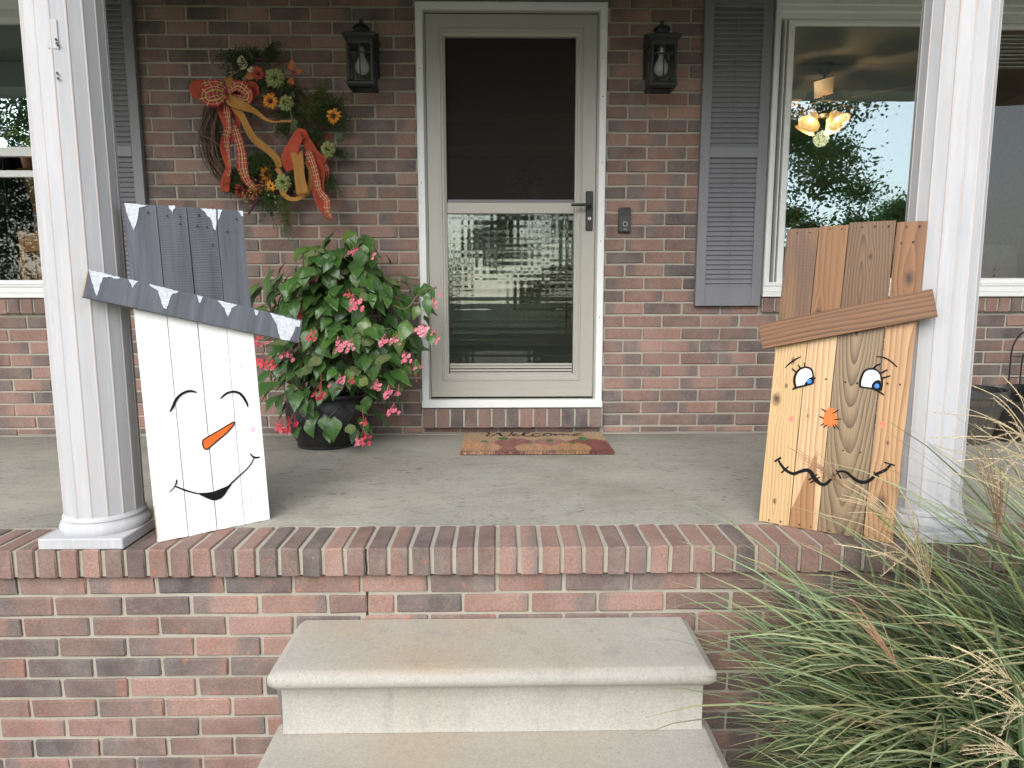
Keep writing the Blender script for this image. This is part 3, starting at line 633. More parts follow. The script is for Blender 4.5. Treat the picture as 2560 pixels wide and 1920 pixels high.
class Board:
    def __init__(s, name, label, cat, p0, p1, lean, shear):
        s.o = Vector(p0); e = (Vector(p1)-s.o); s.W = e.length; s.e = e.normalized(); n = s.e.cross(Vector((0, 0, 1))); a = R(lean)
        s.up = Vector((0, 0, math.cos(a)))-n*math.sin(a); s.n = s.e.cross(s.up); s.k = math.tan(R(shear))
        s.t = thing(name, label, cat); mm = Matrix.Identity(4)
        for i in range(3): mm[i][0], mm[i][1], mm[i][2], mm[i][3] = s.e[i], -s.n[i], s.up[i], s.o[i]
        s.t.matrix_world = mm; s.planks = []
    def st(s, u, v, off=0.):
        d = ray(u, v); o = s.o+s.n*off; P = CAM+d*((o-CAM).dot(s.n)/d.dot(s.n))-o; return (P.dot(s.e), P.dot(s.up))
    def plank(s, x0, x1, z0, z1, mat, th=.0185, rag=.0):
        """one upright plank; ends slightly ragged"""
        xc = (x0+x1)/2; bm = B(); n = 7; ring = []
        bot = [(x0+(x1-x0)*i/n, z0+rng.uniform(0, rag)) for i in range(n+1)]; top = [(x1-(x1-x0)*i/n, z1-rng.uniform(0, .0015)) for i in range(n+1)]
        mid1 = [(x1+rng.uniform(-.0006, .0002), z0+(z1-z0)*i/6) for i in range(1, 6)]; mid2 = [(x0+rng.uniform(-.0002, .0006), z1-(z1-z0)*i/6) for i in range(1, 6)]
        poly = [(x+z*s.k, z) for x, z in bot+mid1+top+mid2]
        slab2d(bm, poly, 0, th); yo = rng.uniform(.0, .0016)
        o = obj('plank', bm, mat, s.t, (0, yo, 0)); s.planks.append((x0, x1, o)); return o
    def nails(s, q, pts, off=0., k=1.):
        for x, y in pts:
            a, z = s.st(*q(x, y), off)
            par = next((o for x0, x1, o in s.planks if x0 <= a-z*s.k <= x1), s.planks[-1][2])
            nl_ = obj('nail', NAIL, None, par if not off else s.brim, (a, (-.0006 if not off else -.0216)-(par.location.y if not off else 0), z) if not off else s.bl(a, z), (R(90), 0, 0)); nl_.scale = (k*rng.uniform(.8, 1.2),)*3
    def bl(s, a, z):   # brim-local
        v_ = s.brim.matrix_local.inverted() @ Vector((a, -.0212, z)); return v_
    def make_brim(s, TL, BL_, BR, TR, mat, th=.0195):
        c = [(sum(p[i] for p in (TL, BL_, BR, TR))/4) for i in (0, 1)]
        dx, dz = (BR[0]+TR[0]-TL[0]-BL_[0])/2, (BR[1]+TR[1]-TL[1]-BL_[1])/2; L = math.hypot(dx, dz); ang = math.atan2(dz, dx)
        H = (math.hypot(TL[0]-BL_[0], TL[1]-BL_[1])+math.hypot(TR[0]-BR[0], TR[1]-BR[1]))/2
        bm = bbox(-L/2, L/2, -th/2, th/2, -H/2, H/2, .0012)
        s.brim = obj('hat_brim', bm, mat, s.t, (c[0], -th/2-.0009, c[1]), (0, -ang, 0)); bpy.context.view_layer.update(); return s.brim
    def paint(s, name, q, poly, mat, lift=.0006, off=0., rag=0., sub=1):
        pts = [s.st(*q(x, y), off) for x, y in poly]
        if rag:
            out = []; n = len(pts)
            for i in range(n):
                a, b = Vector(pts[i]), Vector(pts[(i+1) % n]); k = max(1, int((b-a).length/.004))
                for j in range(k):
                    p = a.lerp(b, j/k)
                    if j: p += Vector((rng.uniform(-rag, rag), rng.uniform(-rag, rag)))
                    out.append((p.x, p.y))
            pts = out
        return obj(name, slab2d(B(), pts, -lift-off*1.02, -lift+.0005-off*1.02), mat, s.t)
    def stroke(s, name, q, pts, mat, lift=.0009, kpx=1., sub=5):
        P = []
        for x, y, w_ in pts:
            a = s.st(*q(x, y)); b = s.st(*q(x+w_, y)); P.append((a[0], a[1], 1.18*math.hypot(b[0]-a[0], b[1]-a[1])))
        return obj(name, stroke2d(B(), P, -lift, -lift+.0004, sub), mat, s.t)
    def dot(s, name, q, x, y, r, mat, lift=.0012, n=20):
        return s.paint(name, q, [(x+r*math.cos(2*math.pi*i/n), y+r*math.sin(2*math.pi*i/n)) for i in range(n)], mat, lift)
ink = plain('black_paint', (.007, .007, .008), .75, **{'Specular IOR Level': .15}); orange = plain('orange_paint', (.80, .13, .012), .45, .15, 80, .3, 60)
icewhite = plain('icicle_paint', (.60, .63, .69), .6, .22, 160, .3, 120); eyewhite = plain('eye_white', (.74, .75, .72), .5, .06); eyeblue = plain('blue_paint', (.02, .17, .60), .4)
def blush(name, col, base):
    g = G(name); v = g.tc(); n1 = g.noise(v, 60, 4); return g.bsdf(g.mix(g.mr(n1, .3, .7, .3, .9), base, col), .7)

# snowman
sn = Board('snowman_board', 'white snowman face board with grey top hat and painted icicles', 'decoration', PZ(396.6, 1358), PZ(676, 1298.7), 4.75, -.5)
xs = [0, .0845, .1695, .2535, .3366]
for i in range(4):
    sn.plank(xs[i]+.0008*(i > 0), xs[i+1]-(.0022 if i == 1 else .0012), .001, 1.008+.001*i, painted_plank('snowman_plank_paint', 3.1*i+1, (.741, -.257), (0, .6, 1., .35)[i]), rag=.002)
sn.make_brim((-.117, .811), (-.135, .735), (.471, .578), (.489, .657), painted_plank('snowman_brim_paint', 17., (-9, 0), .12))
for x0, x1, z0, z1 in ((0.005, .33, .90, .95), (.005, .33, .12, .17)): obj('back_batten', bbox(x0, x1, .0215, .038, z0, z1, .001), raw, sn.t)
obj('raw_edge', bbox(-.0008, -.0001, .003, .0185, .01, 1.0, .0002), raw, sn.t)
o = obj('raw_end', box(B(), -.3135, -.3125, -.0088, .0088, -.036, .036), raw, sn.brim)
q7 = zoomed(360, 900, 3.317)
sn.stroke('painted_eye', q7, [(215, 430, 8), (237, 390, 18), (265, 330, 20), (300, 290, 18), (345, 265, 18), (390, 257, 17), (438, 268, 7)], ink)
sn.stroke('painted_eye', q7, [(632, 322, 7), (665, 290, 14), (700, 270, 15), (745, 263, 16), (790, 275, 18), (825, 310, 18), (850, 355, 15), (862, 390, 7)], ink)
nose = [(488, 668), (500, 655), (620, 585), (735, 517), (746, 518), (745, 535), (690, 600), (625, 655), (560, 710), (530, 735), (510, 740), (495, 725), (485, 695)]
sn.paint('painted_nose', q7, nose, orange); sn.stroke('nose_outline', q7, [(x, y, 9) for x, y in nose+nose[:1]], ink, sub=2)
sn.stroke('painted_mouth', q7, [(258, 1047, 10), (330, 1075, 13), (390, 1094, 11), (445, 1108, 10)], ink)
sn.paint('painted_mouth', q7, [(436, 1103), (520, 1100), (580, 1090), (640, 1065), (690, 1045), (735, 1008), (722, 1040), (692, 1080), (672, 1115), (640, 1147), (600, 1163), (565, 1163), (520, 1147), (470, 1122)], ink, .0008)
sn.stroke('painted_mouth', q7, [(720, 1025, 12), (790, 960, 10), (850, 905, 8), (890, 855, 8), (912, 808, 7)], ink, .001)
sn.stroke('painted_mouth', q7, [(270, 990, 7), (268, 1015, 11), (252, 1050, 8), (230, 1075, 7), (205, 1097, 4)], ink, .0013); sn.stroke('painted_mouth', q7, [(878, 773, 7), (895, 795, 11), (920, 808, 12), (945, 808, 12), (960, 803, 8)], ink, .0013)
sn.dot('painted_cheek', q7, 902, 575, 22, blush('pink_cheek', (.85, .42, .62), (.86, .70, .78)), .0005)
q8 = zoomed(180, 480, 3.6867)
for p in ([(484, 100), (690, 122), (650, 138), (615, 150), (610, 200), (600, 260), (585, 310), (568, 352), (555, 320), (530, 260), (515, 220), (498, 170)], [(890, 125), (950, 127), (945, 155), (930, 165), (925, 200), (915, 170), (895, 150)],
          [(1180, 150), (1325, 160), (1332, 260), (1326, 355), (1300, 330), (1290, 270), (1275, 240), (1240, 210), (1225, 185)], [(1342, 162), (1388, 165), (1372, 190), (1362, 230), (1347, 260)], [(1530, 170), (1575, 175), (1578, 225), (1560, 220), (1545, 195)]):
    sn.paint('painted_icicle', q8, p, icewhite, rag=.0011)
for p in ([(150, 715), (440, 785), (430, 800), (380, 795), (340, 780), (280, 790), (265, 840), (250, 900), (230, 960), (210, 920), (195, 870), (175, 790), (160, 740)], [(520, 803), (615, 822), (590, 838), (570, 860), (555, 885), (545, 850)],
          [(710, 848), (980, 915), (960, 935), (930, 935), (905, 970), (885, 1030), (870, 1078), (845, 1070), (825, 1030), (810, 960), (790, 905), (760, 890), (725, 870)], [(1150, 950), (1208, 965), (1195, 990), (1180, 1025), (1170, 1020), (1165, 980)],
          [(1340, 998), (1525, 1042), (1500, 1050), (1470, 1070), (1455, 1110), (1437, 1150), (1420, 1120), (1405, 1070), (1370, 1030)], [(1680, 1080), (1718, 1095), (1710, 1130), (1695, 1140)],
          [(1825, 1115), (2104, 1188), (2100, 1240), (2060, 1240), (2040, 1300), (2010, 1360), (2000, 1372), (1924, 1358), (1900, 1290), (1890, 1225), (1850, 1160)]):
    sn.paint('painted_icicle', q8, p, icewhite, off=.0204, rag=.0011)
sn.nails(q8, [(700, 190), (875, 220), (997, 295), (1000, 228), (1155, 315), (1430, 365), (1515, 250), (1245, 325), (1297, 490), (1172, 215)])
sn.nails(q7, [(797, 53), (873, 103), (650, 117), (884, 1168), (775, 1345), (650, 1343), (533, 1352), (173, 1327)], k=.5)

# scarecrow
p0, p1 = PZ(1898.3, 1306), PZ(2235, 1363); dd = (p1-p0).normalized(); p1 = p0+dd*.384; p0 += Vector((0, .007, 0)); p1 += Vector((0, .007, 0))
sc = Board('scarecrow_board', 'bare wood scarecrow face board with orange nose and stained hat', 'decoration', p0, p1, 6.0, 1.5)
HT = (.611, .2375)
xs = [0, .0935, .1775, .3045, .384]
W1 = wood('pale_pine_plank', (.52, .36, .18), (.33, .17, .055), 95, -.12, .4, .02, .35, 1., [(.028, .405, .013), (.045, .075, .006), (.055, .45, .005), (.07, .53, .007)], HT+((.34, .26, .21),), .35, saw=.9)
W2 = wood('blond_plank', (.55, .375, .21), (.36, .19, .085), 70, .19, .9, .03, .5, 4., [(.135, .68, .011), (.125, .36, .003)], HT+((.38, .27, .17),), .4, heart=(.150, .25, .30, (.27, .115, .035), .163))
W3 = wood('weathered_oak_plank', (.26, .178, .10), (.065, .040, .021), 120, .245, .78, .10, .5, 7., [(.267, .855, .006)], HT+((.60, .46, .35),), .6)
W4 = wood('cedar_plank', (.44, .265, .13), (.22, .10, .04), 60, .40, .2, .05, .5, 9., [(.345, .115, .019), (.372, .79, .014), (.35, .30, .004)], HT+((.48, .36, .24),), .4)
for i, (mt, zt) in enumerate(((W1, .951), (W2, .955), (W3, .962), (W4, .956))):
    sc.plank(xs[i]+.0008*(i > 0), xs[i+1]-(.0026 if i == 2 else .0012), .001, zt, mt, rag=.003)
sc.make_brim((-.043, .643), (-.019, .564), (.452, .678), (.432, .756), wood('brown_stained_brim', (.20, .092, .036), (.07, .032, .015), 70, .11, 0, .03, .6, 13., [], None, .6))
me = sc.brim.data
for mat_ in [me.materials[0]]:   # this board lies across: turn its grain to run along local x
    ntr = mat_.node_tree; tcn = next(nd for nd in ntr.nodes if nd.type == 'TEX_COORD'); mp = ntr.nodes.new('ShaderNodeMapping'); mp.inputs['Rotation'].default_value = (0, R(90), 0)
    dests = [l.to_socket for l in ntr.links if l.from_node == tcn]
    ntr.links.new(tcn.outputs['Object'], mp.inputs[0])
    for dsk in dests: ntr.links.new(mp.outputs[0], dsk)
for x0, x1, z0, z1 in ((0.02, .38, .86, .92), (.01, .37, .12, .18)): obj('back_batten', bbox(x0, x1, .0215, .036, z0, z1, .001), raw, sc.t)
q6 = zoomed(1900, 850, 4.255); q5 = zoomed(1900, 1080, 5.185); qz8 = zoomed(1840, 520, 1.8852)
sc.stroke('painted_brow', q6, [(265, 297, 6), (310, 255, 15), (360, 218, 16), (405, 192, 14), (440, 177, 7)], ink); sc.stroke('painted_brow', q6, [(1232, 178, 10), (1300, 182, 14), (1360, 205, 14), (1410, 240, 14), (1460, 288, 9)], ink)
sc.paint('eye_white', q6, [(395, 495), (385, 440), (390, 385), (410, 345), (440, 315), (485, 300), (530, 315), (555, 350), (565, 400), (568, 465)], eyewhite, .0006)
sc.paint('eye_pupil', q6, [(468, 477), (490, 440), (520, 405), (555, 390), (566, 400), (567, 462), (520, 475)], ink, .0010); sc.dot('eye_iris', q6, 525, 440, 26, eyeblue, .0014)
sc.stroke('eye_outline', q6, [(378, 497, 20), (365, 440, 22), (372, 385, 22), (395, 340, 20), (430, 305, 18), (485, 290, 16), (530, 298, 16), (555, 330, 16), (567, 390, 16), (567, 462, 16)], ink, .0018); sc.stroke('eye_outline', q6, [(345, 528, 12), (380, 508, 20), (470, 485, 18), (562, 462, 14)], ink, .0021)
sc.paint('eye_white', q6, [(1075, 490), (1080, 430), (1095, 380), (1120, 340), (1155, 320), (1200, 318), (1245, 335), (1272, 370), (1280, 440), (1220, 500), (1185, 507)], eyewhite, .0006)
sc.paint('eye_pupil', q6, [(1185, 507), (1190, 470), (1215, 440), (1245, 425), (1270, 425), (1285, 440), (1290, 490), (1277, 540), (1230, 530)], ink, .0010); sc.dot('eye_iris', q6, 1243, 488, 26, eyeblue, .0014)
sc.stroke('eye_outline', q6, [(1067, 497, 22), (1068, 440, 22), (1085, 380, 22), (1115, 330, 20), (1160, 308, 18), (1210, 308, 16), (1250, 325, 14), (1280, 365, 14), (1298, 420, 14), (1298, 480, 16), (1285, 540, 16)], ink, .0018); sc.stroke('eye_outline', q6, [(1065, 495, 18), (1130, 505, 14), (1190, 515, 16), (1250, 540, 18), (1322, 585, 12)], ink, .0021)
for a in ([(340, 302, 10), (385, 342, 16)], [(403, 262, 10), (432, 300, 16)], [(470, 243, 9), (480, 288, 14)], [(1205, 305, 18), (1245, 268, 17), (1285, 255, 12)], [(1285, 352, 18), (1355, 315, 14)], [(1300, 405, 18), (1388, 380, 12)]): sc.stroke('painted_lash', q6, a, ink, .0024)
sc.paint('painted_nose', q6, [(720, 730), (745, 722), (775, 725), (795, 745), (812, 790), (822, 850), (822, 895), (800, 912), (740, 920), (700, 912), (672, 890), (672, 850), (680, 800), (695, 755)], orange)
for a, b, c, d in ((655, 730, 708, 765), (840, 742, 775, 782), (632, 812, 683, 835), (866, 838, 788, 848), (645, 908, 680, 888), (675, 928, 712, 905), (778, 898, 798, 945), (800, 890, 836, 950)): sc.stroke('nose_stitch', q6, [(a, b, 9), (c, d, 11)], ink, .0013)
sc.dot('painted_cheek', q6, 335, 842, 34, blush('red_cheek', (.68, .12, .14), (.56, .34, .16)), .0005, 9); sc.dot('painted_cheek', q6, 1300, 900, 36, blush('red_cheek_right', (.62, .12, .12), (.52, .29, .12)), .0005, 9)
sc.stroke('painted_mouth', q5, [(240, 370, 24), (285, 440, 30), (330, 490, 34), (385, 525, 34), (440, 540, 38), (500, 520, 36), (560, 500, 40), (620, 495, 44), (665, 530, 48), (700, 590, 54), (745, 640, 48), (790, 675, 38), (840, 680, 36), (880, 650, 34), (920, 615, 28), (960, 575, 22), (1000, 535, 20)], ink)
sc.stroke('painted_mouth', q5, [(1010, 513, 24), (1075, 510, 28), (1130, 530, 32), (1190, 580, 36), (1250, 625, 40), (1320, 650, 44), (1390, 640, 40), (1450, 605, 38), (1510, 545, 36), (1580, 515, 36), (1640, 480, 34), (1690, 425, 24)], ink)
for a in ([(190, 382, 22), (275, 330, 24)], [(1610, 390, 16), (1745, 432, 20)], [(372, 445, 14), (275, 530, 18)], [(745, 548, 16), (630, 622, 18)], [(778, 583, 16), (650, 660, 18)], [(945, 515, 16), (978, 605, 14)], [(985, 485, 14), (1050, 605, 18)], [(1470, 512, 12), (1545, 582, 16)]): sc.stroke('mouth_stitch', q5, a, ink, .0014)
sc.nails(qz8, [(290, 118), (350, 115), (443, 100), (498, 98), (595, 90), (655, 87), (720, 86), (805, 88), (866, 86), (835, 160), (780, 165), (515, 820), (571, 825), (424, 806), (371, 802), (714, 827), (773, 832), (505, 1143), (586, 1152), (298, 1492), (352, 1503), (440, 1520), (500, 1530), (560, 1545), (155, 1470), (210, 1478)])

# ---------------------------------------------------------------- wall lanterns
def lantern(name_label, uv, bend):
    """uv: pixel of the middle of the front pane; bend unused, both lamps are alike"""
    c = PY(*uv, -.205); t = thing('wall_lantern', name_label, 'lantern', (c.x, 0, c.z), group='wall lanterns by the door')
    h, w_, yc = .082, .056, -.145           # half height of the glass, half width, axis
    bm = nest(B(), [(-.058, .058, -.02, .19, .0), (-.058, .058, -.02, .19, -.012), (-.052, .052, -.014, .184, -.018), (-.001, .001, .08, .09, -.018)]); obj('back_plate', bm, M['black'], t)
    obj('arm', tube(B(), [(0, -.015, .13), (0, -.06, .150), (0, -.11, .150), (0, yc, .138)], [.012, .010, .009, .009], 8), M['black'], t)
    fr = part('frame', t)
    bm = B()
    for sx in (-1, 1):
        for sy in (-1, 1): obj('corner_post', box(B(), sx*w_-.0055, sx*w_+.0055, yc+sy*w_-.0055, yc+sy*w_+.0055, -h-.012, h+.016), M['black'], fr)
    bm.free()
    for s2 in (-1, 1):
        obj('mullion', bbox(-.003, .003, yc+s2*w_-.003, yc+s2*w_+.003, -h, h, .0005), M['black'], fr); obj('mullion', bbox(s2*w_-.003, s2*w_+.003, yc-.003, yc+.003, -h, h, .0005), M['black'], fr)
    for z in (h*.47,):
        bm = nest(B(), [(-w_-.003, w_+.003, 0, 0, 0)]) if 0 else B()
        for s2 in (-1, 1):
            obj('crossbar', box(B(), -w_+.006, w_-.006, yc+s2*w_-.0026, yc+s2*w_+.0026, z-.003, z+.003), M['black'], fr); obj('crossbar', box(B(), s2*w_-.0026, s2*w_+.0026, yc-w_+.006, yc+w_-.006, z-.003, z+.003), M['black'], fr)
    def ring(z, r0, r1, zt): return [(z, r0), (zt, r1)]
    def sq(prof, name):
        bm = B(); rows = []
        for r, z in prof: rows.append([bm.verts.new((sx*r, yc+sy*r, z)) for sx, sy in ((-1, -1), (1, -1), (1, 1), (-1, 1))])
        for a, b in zip(rows, rows[1:]):
            for i in range(4): bm.faces.new((a[i], a[(i+1) % 4], b[(i+1) % 4], b[i]))
        return bm, rows
    bm, rows = sq([(w_+.002, h-.004), (w_+.004, h+.012), (.076, h+.026), (.078, h+.036), (.073, h+.040), (.040, h+.054), (.0385, h+.055)], 0); bm.faces.new(rows[-1]); bm.faces.new(rows[0][::-1]); obj('roof', bm, M['black'], t)
    obj('cap', lathe(B(), [(.034, h+.055), (.034, h+.078), (.040, h+.080), (.036, h+.088), (.018, h+.100), (.009, h+.104), (.009, h+.112), (.011, h+.116), (.006, h+.122)], 20, (0, yc, 0)), M['black'], t, smooth=40)
    bm, rows = sq([(w_-.010, -h-.010), (w_-.004, -h-.006), (w_+.006, -h-.006), (w_+.010, -h-.012), (w_+.010, -h-.022), (w_+.004, -h-.03), (w_-.012, -h-.03), (w_-.012, -h-.010)], 0); obj('base_rim', bm, M['black'], t)
    obj('base_bar', box(B(), -w_+.012, w_-.012, yc-.006, yc+.006, -h-.026, -h-.018), M['black'], t)
    for s2 in (-1, 1):
        obj('glass_pane', box(B(), -w_+.005, w_-.005, yc+s2*w_-.0008, yc+s2*w_+.0008, -h, h), M['glass_lamp'], t); obj('glass_pane', box(B(), s2*w_-.0008, s2*w_+.0008, yc-w_+.005, yc+w_-.005, -h, h), M['glass_lamp'], t)
    bl = obj('bulb', lathe(B(), [(.004, -.046), (.018, -.042), (.029, -.030), (.033, -.014), (.031, 0), (.022, .020), (.015, .034), (.0135, .04)], 20, (0, yc, 0)), M['bulb'], t, smooth=60)
    obj('socket', lathe(B(), [(.0135, .0405), (.0135, .055), (.018, .056), (.018, h+.01)], 16, (0, yc, 0)), M['steel'], t)
lantern('black four-sided wall lantern left of the door, beside the wreath', (899, 151), 0)
lantern('black four-sided wall lantern right of the door, beside the grey shutter', (1660, 154), 0)

# ---------------------------------------------------------------- doorbell
db = thing('doorbell', 'black video doorbell with silver ring on brick right of the door', 'doorbell', (.6325, 0, 1.115))
obj('body', bbox(-.030, .030, -.026, .002, -.062, .062, .004, 2), M['blackpl'], db); obj('faceplate', bbox(-.0255, .0285, -.0272, -.0255, -.058, .020, .0008), plain('dark_grey_plate', (.035, .034, .036), .35), db)
obj('camera_eye', bbox(-.016, .018, -.0276, -.0258, .024, .045, .0008), plain('smoked_lens', (.06, .06, .06), .15), db)
ri = B(); n = 32
a = [[ri.verts.new((r*math.cos(2*math.pi*i/n)+.002, y, r*math.sin(2*math.pi*i/n)-.020)) for i in range(n)] for r, y in ((.0095, -.0272), (.0098, -.0286), (.0118, -.0286), (.0121, -.0272))]
for u, w_ in zip(a, a[1:]):
    for i in range(n): ri.faces.new((u[i], u[(i+1) % n], w_[(i+1) % n], w_[i]))
obj('button_ring', ri, plain('silver_ring', (.55, .55, .52), .35), db); obj('button', lathe(B(), [(.0092, 0), (.0092, .0008)], 24), M['blackpl'], db, (.002, -.0273, -.020), (R(90), 0, 0))
cu = bpy.data.curves.new('wordmark', 'FONT'); cu.body = 'ring'; cu.size = .0115; cu.align_x = 'CENTER'; cu.extrude = .0002
to = bpy.data.objects.new('wordmark', cu); COL.objects.link(to); bpy.context.view_layer.update()
me = bpy.data.meshes.new_from_object(to.evaluated_get(bpy.context.evaluated_depsgraph_get())); bpy.data.objects.remove(to); me.materials.clear()
obj('wordmark', me, plain('silver_print', (.45, .45, .45), .5), db, (.002, -.0275, -.050), (R(90), 0, 0))

# ---------------------------------------------------------------- doormat
MX0, MX1, MY0, MY1 = -.193, .525, -.488, -.045
mat_t = thing('doormat', 'tan coir welcome mat printed with pumpkins at the front door', 'doormat')
zmat = zoomed(1180, 1060, 5.821); zw = zoomed(1200, 1070, 7.9)
pump = []     # ellipses in photo pixels, read off the mat: (cx, cy, rx, ry, colour)
def ell(cx, cy, rx, ry, col):
    a = PZ(*zmat(cx, cy), .015); b = PZ(*zmat(cx+rx, cy), .015); c_ = PZ(*zmat(cx, cy-ry), .015); pump.append((a.x, a.y, abs(b.x-a.x), abs(c_.y-a.y), col))
ell(620, 330, 360, 120, (.22, .095, .08)); ell(1150, 330, 330, 115, (.26, .13, .10)); ell(1720, 340, 400, 125, (.18, .06, .05))
ell(-60, 345, 480, 85, (.36, .21, .125)); ell(900, 350, 270, 65, (.35, .20, .12)); ell(1450, 350, 280, 80, (.32, .18, .09)); ell(-330, 400, 200, 90, (.30, .10, .06)); ell(-100, 300, 180, 60, (.4, .22, .11))
ell(455, 213, 75, 20, (.05, .13, .045)); ell(1135, 243, 50, 20, (.05, .13, .045)); ell(1610, 218, 65, 28, (.05, .14, .05)); ell(1465, 277, 40, 16, (.05, .13, .045)); ell(185, 257, 55, 16, (.08, .13, .07)); ell(840, 292, 35, 12, (.10, .16, .08))
NX, NY = 260, 120; vs, fs, cs = [], [], []
r2 = random.Random(5)
for j in range(NY+1):
    for i in range(NX+1):
        fx, fy = i/NX, j/NY; x = MX0+(MX1-MX0)*fx; y = MY0+(MY1-MY0)*fy
        edge = min(fx, 1-fx, fy, 1-fy) <= 0
        x += r2.uniform(-.002, .002); y += r2.uniform(-.002, .002)+(-.006*r2.random() if j == 0 else 0)
        vs.append((x, y, .004 if edge else .0135+r2.uniform(0, .0045)))
        col = (.33, .225, .135) if y > -.30 or True else 0
        dk = r2.uniform(.75, 1.2)
        for (a, b, p, q, cc_) in pump:
            e = ((x-a)/p)**2+((y-b)/q)**2+r2.uniform(-.12, .12)
            if e < 1:
                seg = .88+.2*abs(math.sin((x-a)/p*5.5)); col = [k*seg for k in cc_]
        if y < MY0+.03 and r2.random() < .5: col = [k*.45 for k in col]
        cs.append([min(1, k*dk) for k in col])
for j in range(NY):
    for i in range(NX): k = j*(NX+1)+i; fs.append((k, k+1, k+NX+2, k+NX+1))
me = bpy.data.meshes.new('coir_pile'); me.from_pydata(vs, [], fs); ca = me.attributes.new('dye', 'FLOAT_COLOR', 'POINT'); ca.data.foreach_set('color', [k for c_ in cs for k in (*c_, 1)])
g = G('coir'); a = g.n('Attribute', attribute_name='dye').outputs['Color']; v = g.tc(); c = g.mix(.7, a, g.mr(g.noise(v, 500, 2), .2, .8, .55, 1.35), 'MULTIPLY'); g.bsdf(c, .95, g.bump(g.noise(v, 420, 3), .8, .004))
obj('coir_pile', me, g.m, mat_t); obj('rubber_back', box(B(), MX0, MX1, MY0+.004, MY1, .0005, .004), M['blackpl'], mat_t)
dyed = plain('black_dye', (.025, .022, .02), .9)
def mat_stroke(pts):
    P = []
    for x, y, w_ in pts:
        a = PZ(*zw(x, y), .0185); P.append((a.x, a.y, w_*.0007))
    bm = stroke2d(B(), P, -.0187, -.0182, 5)
    for vtx in bm.verts: vtx.co = Vector((vtx.co.x, vtx.co.z, -vtx.co.y))
    return bm
for nm, st in (('W', [(120, 90, 6), (165, 88, 12), (185, 105, 14), (150, 130, 14), (125, 148, 14), (160, 158, 10), (240, 155, 8), (310, 125, 8), (365, 97, 12), (390, 110, 22), (420, 148, 20), (470, 158, 10), (540, 155, 10), (590, 140, 10), (620, 108, 12), (640, 80, 10), (685, 74, 6)]),
               ('e', [(645, 150, 12), (680, 140, 10), (720, 125, 9), (715, 112, 8), (680, 115, 10), (650, 135, 12), (660, 152, 12), (720, 155, 10), (800, 145, 9), (850, 128, 8)]),
               ('l', [(850, 128, 12), (920, 110, 9), (980, 85, 8), (965, 76, 8), (905, 80, 12), (860, 110, 16), (850, 138, 18), (890, 158, 14), (960, 162, 12), (1020, 148, 9)]),
               ('c', [(1130, 118, 8), (1180, 112, 8), (1120, 108, 9), (1050, 125, 14), (1030, 148, 16), (1080, 165, 14), (1150, 160, 11), (1230, 142, 9)]),
               ('o', [(1240, 138, 12), (1290, 115, 12), (1370, 105, 11), (1410, 125, 13), (1380, 150, 11), (1300, 155, 11), (1250, 145, 12), (1270, 128, 9)]),
               ('m', [(1440, 135, 8), (1470, 115, 10), (1500, 130, 18), (1490, 145, 12), (1540, 125, 9), (1600, 110, 11), (1640, 130, 20), (1650, 142, 12), (1700, 120, 9), (1730, 130, 16), (1780, 145, 10)]),
               ('e', [(1780, 147, 10), (1860, 138, 9), (1960, 118, 8), (1970, 108, 8), (1900, 112, 10), (1850, 132, 13), (1880, 150, 12), (1960, 152, 9), (2040, 132, 6)])):
    obj('printed_letter', mat_stroke(st), dyed, mat_t)

# ---------------------------------------------------------------- potted begonia
beg = thing('potted_begonia', 'bushy pink-flowering begonia in a round black pot left of the door', 'plant', (-.868, -.235, 0))
bm = lathe(B(), [(.10, .001), (.142, .001), (.144, .012), (.139, .016), (.160, .05), (.182, .10), (.192, .15), (.192, .19), (.183, .225), (.176, .238), (.182, .245), (.188, .252), (.186, .262), (.176, .262), (.172, .24)], 48, cap1=False)
g = G('embossed_pot'); v = g.tc(); ang = g.math('ARCTAN2', g.sep(v)[1], g.sep(v)[0]); zz = g.sep(v)[2]
d1 = g.math('ABSOLUTE', g.math('SUBTRACT', g.math('FRACT', g.math('ADD', g.math('MULTIPLY', ang, 1.6), g.math('MULTIPLY', zz, 9.))), .5)); d2 = g.math('ABSOLUTE', g.math('SUBTRACT', g.math('FRACT', g.math('SUBTRACT', g.math('MULTIPLY', ang, 1.6), g.math('MULTIPLY', zz, 9.))), .5))
dm = g.math('MINIMUM', d1, d2); g.bsdf(g.mix(g.noise(v, 30), (.012, .012, .013), (.022, .021, .021)), .42, g.bump(g.mr(dm, .0, .06, 1, 0), .5, .004))
obj('pot', bm, g.m, beg, smooth=45); obj('soil', lathe(B(), [(.001, .238), (.174, .235)], 24, cap0=False, cap1=False), M['mulch'], beg)
def leaf_mat(name, a, b, vein, rough, spec=.5):
    g = G(name); uv = g.n('UVMap').outputs[0]; U = g.sep(uv); oi = g.n('ObjectInfo').outputs['Random']
    au = g.math('ABSOLUTE', U[0]); s_ = g.math('FRACT', g.math('SUBTRACT', g.math('MULTIPLY', U[1], 5.), g.math('MULTIPLY', au, 4.2)))
    vn = g.math('MULTIPLY', g.mr(g.math('ABSOLUTE', g.math('SUBTRACT', s_, .5)), .0, .13, 1, 0), .55); vn = g.math('MAXIMUM', vn, g.mr(au, 0., .07, 1, 0))
    c = g.mix(oi, a, b); c = g.mix(g.mr(g.math('FRACT', g.math('MULTIPLY', oi, 7.3)), .82, .9, 0, .6), c, (.12, .17, .03)); c = g.mix(g.math('MULTIPLY', vn, .55), c, vein); c = g.mix(.5, c, g.mr(g.noise(g.tc(), 25, 3), .2, .8, .7, 1.25), 'MULTIPLY')
    return g.bsdf(c, rough, g.bump(vn, -.35, .004), **{'Specular IOR Level': spec, 'Subsurface Weight': 0.})
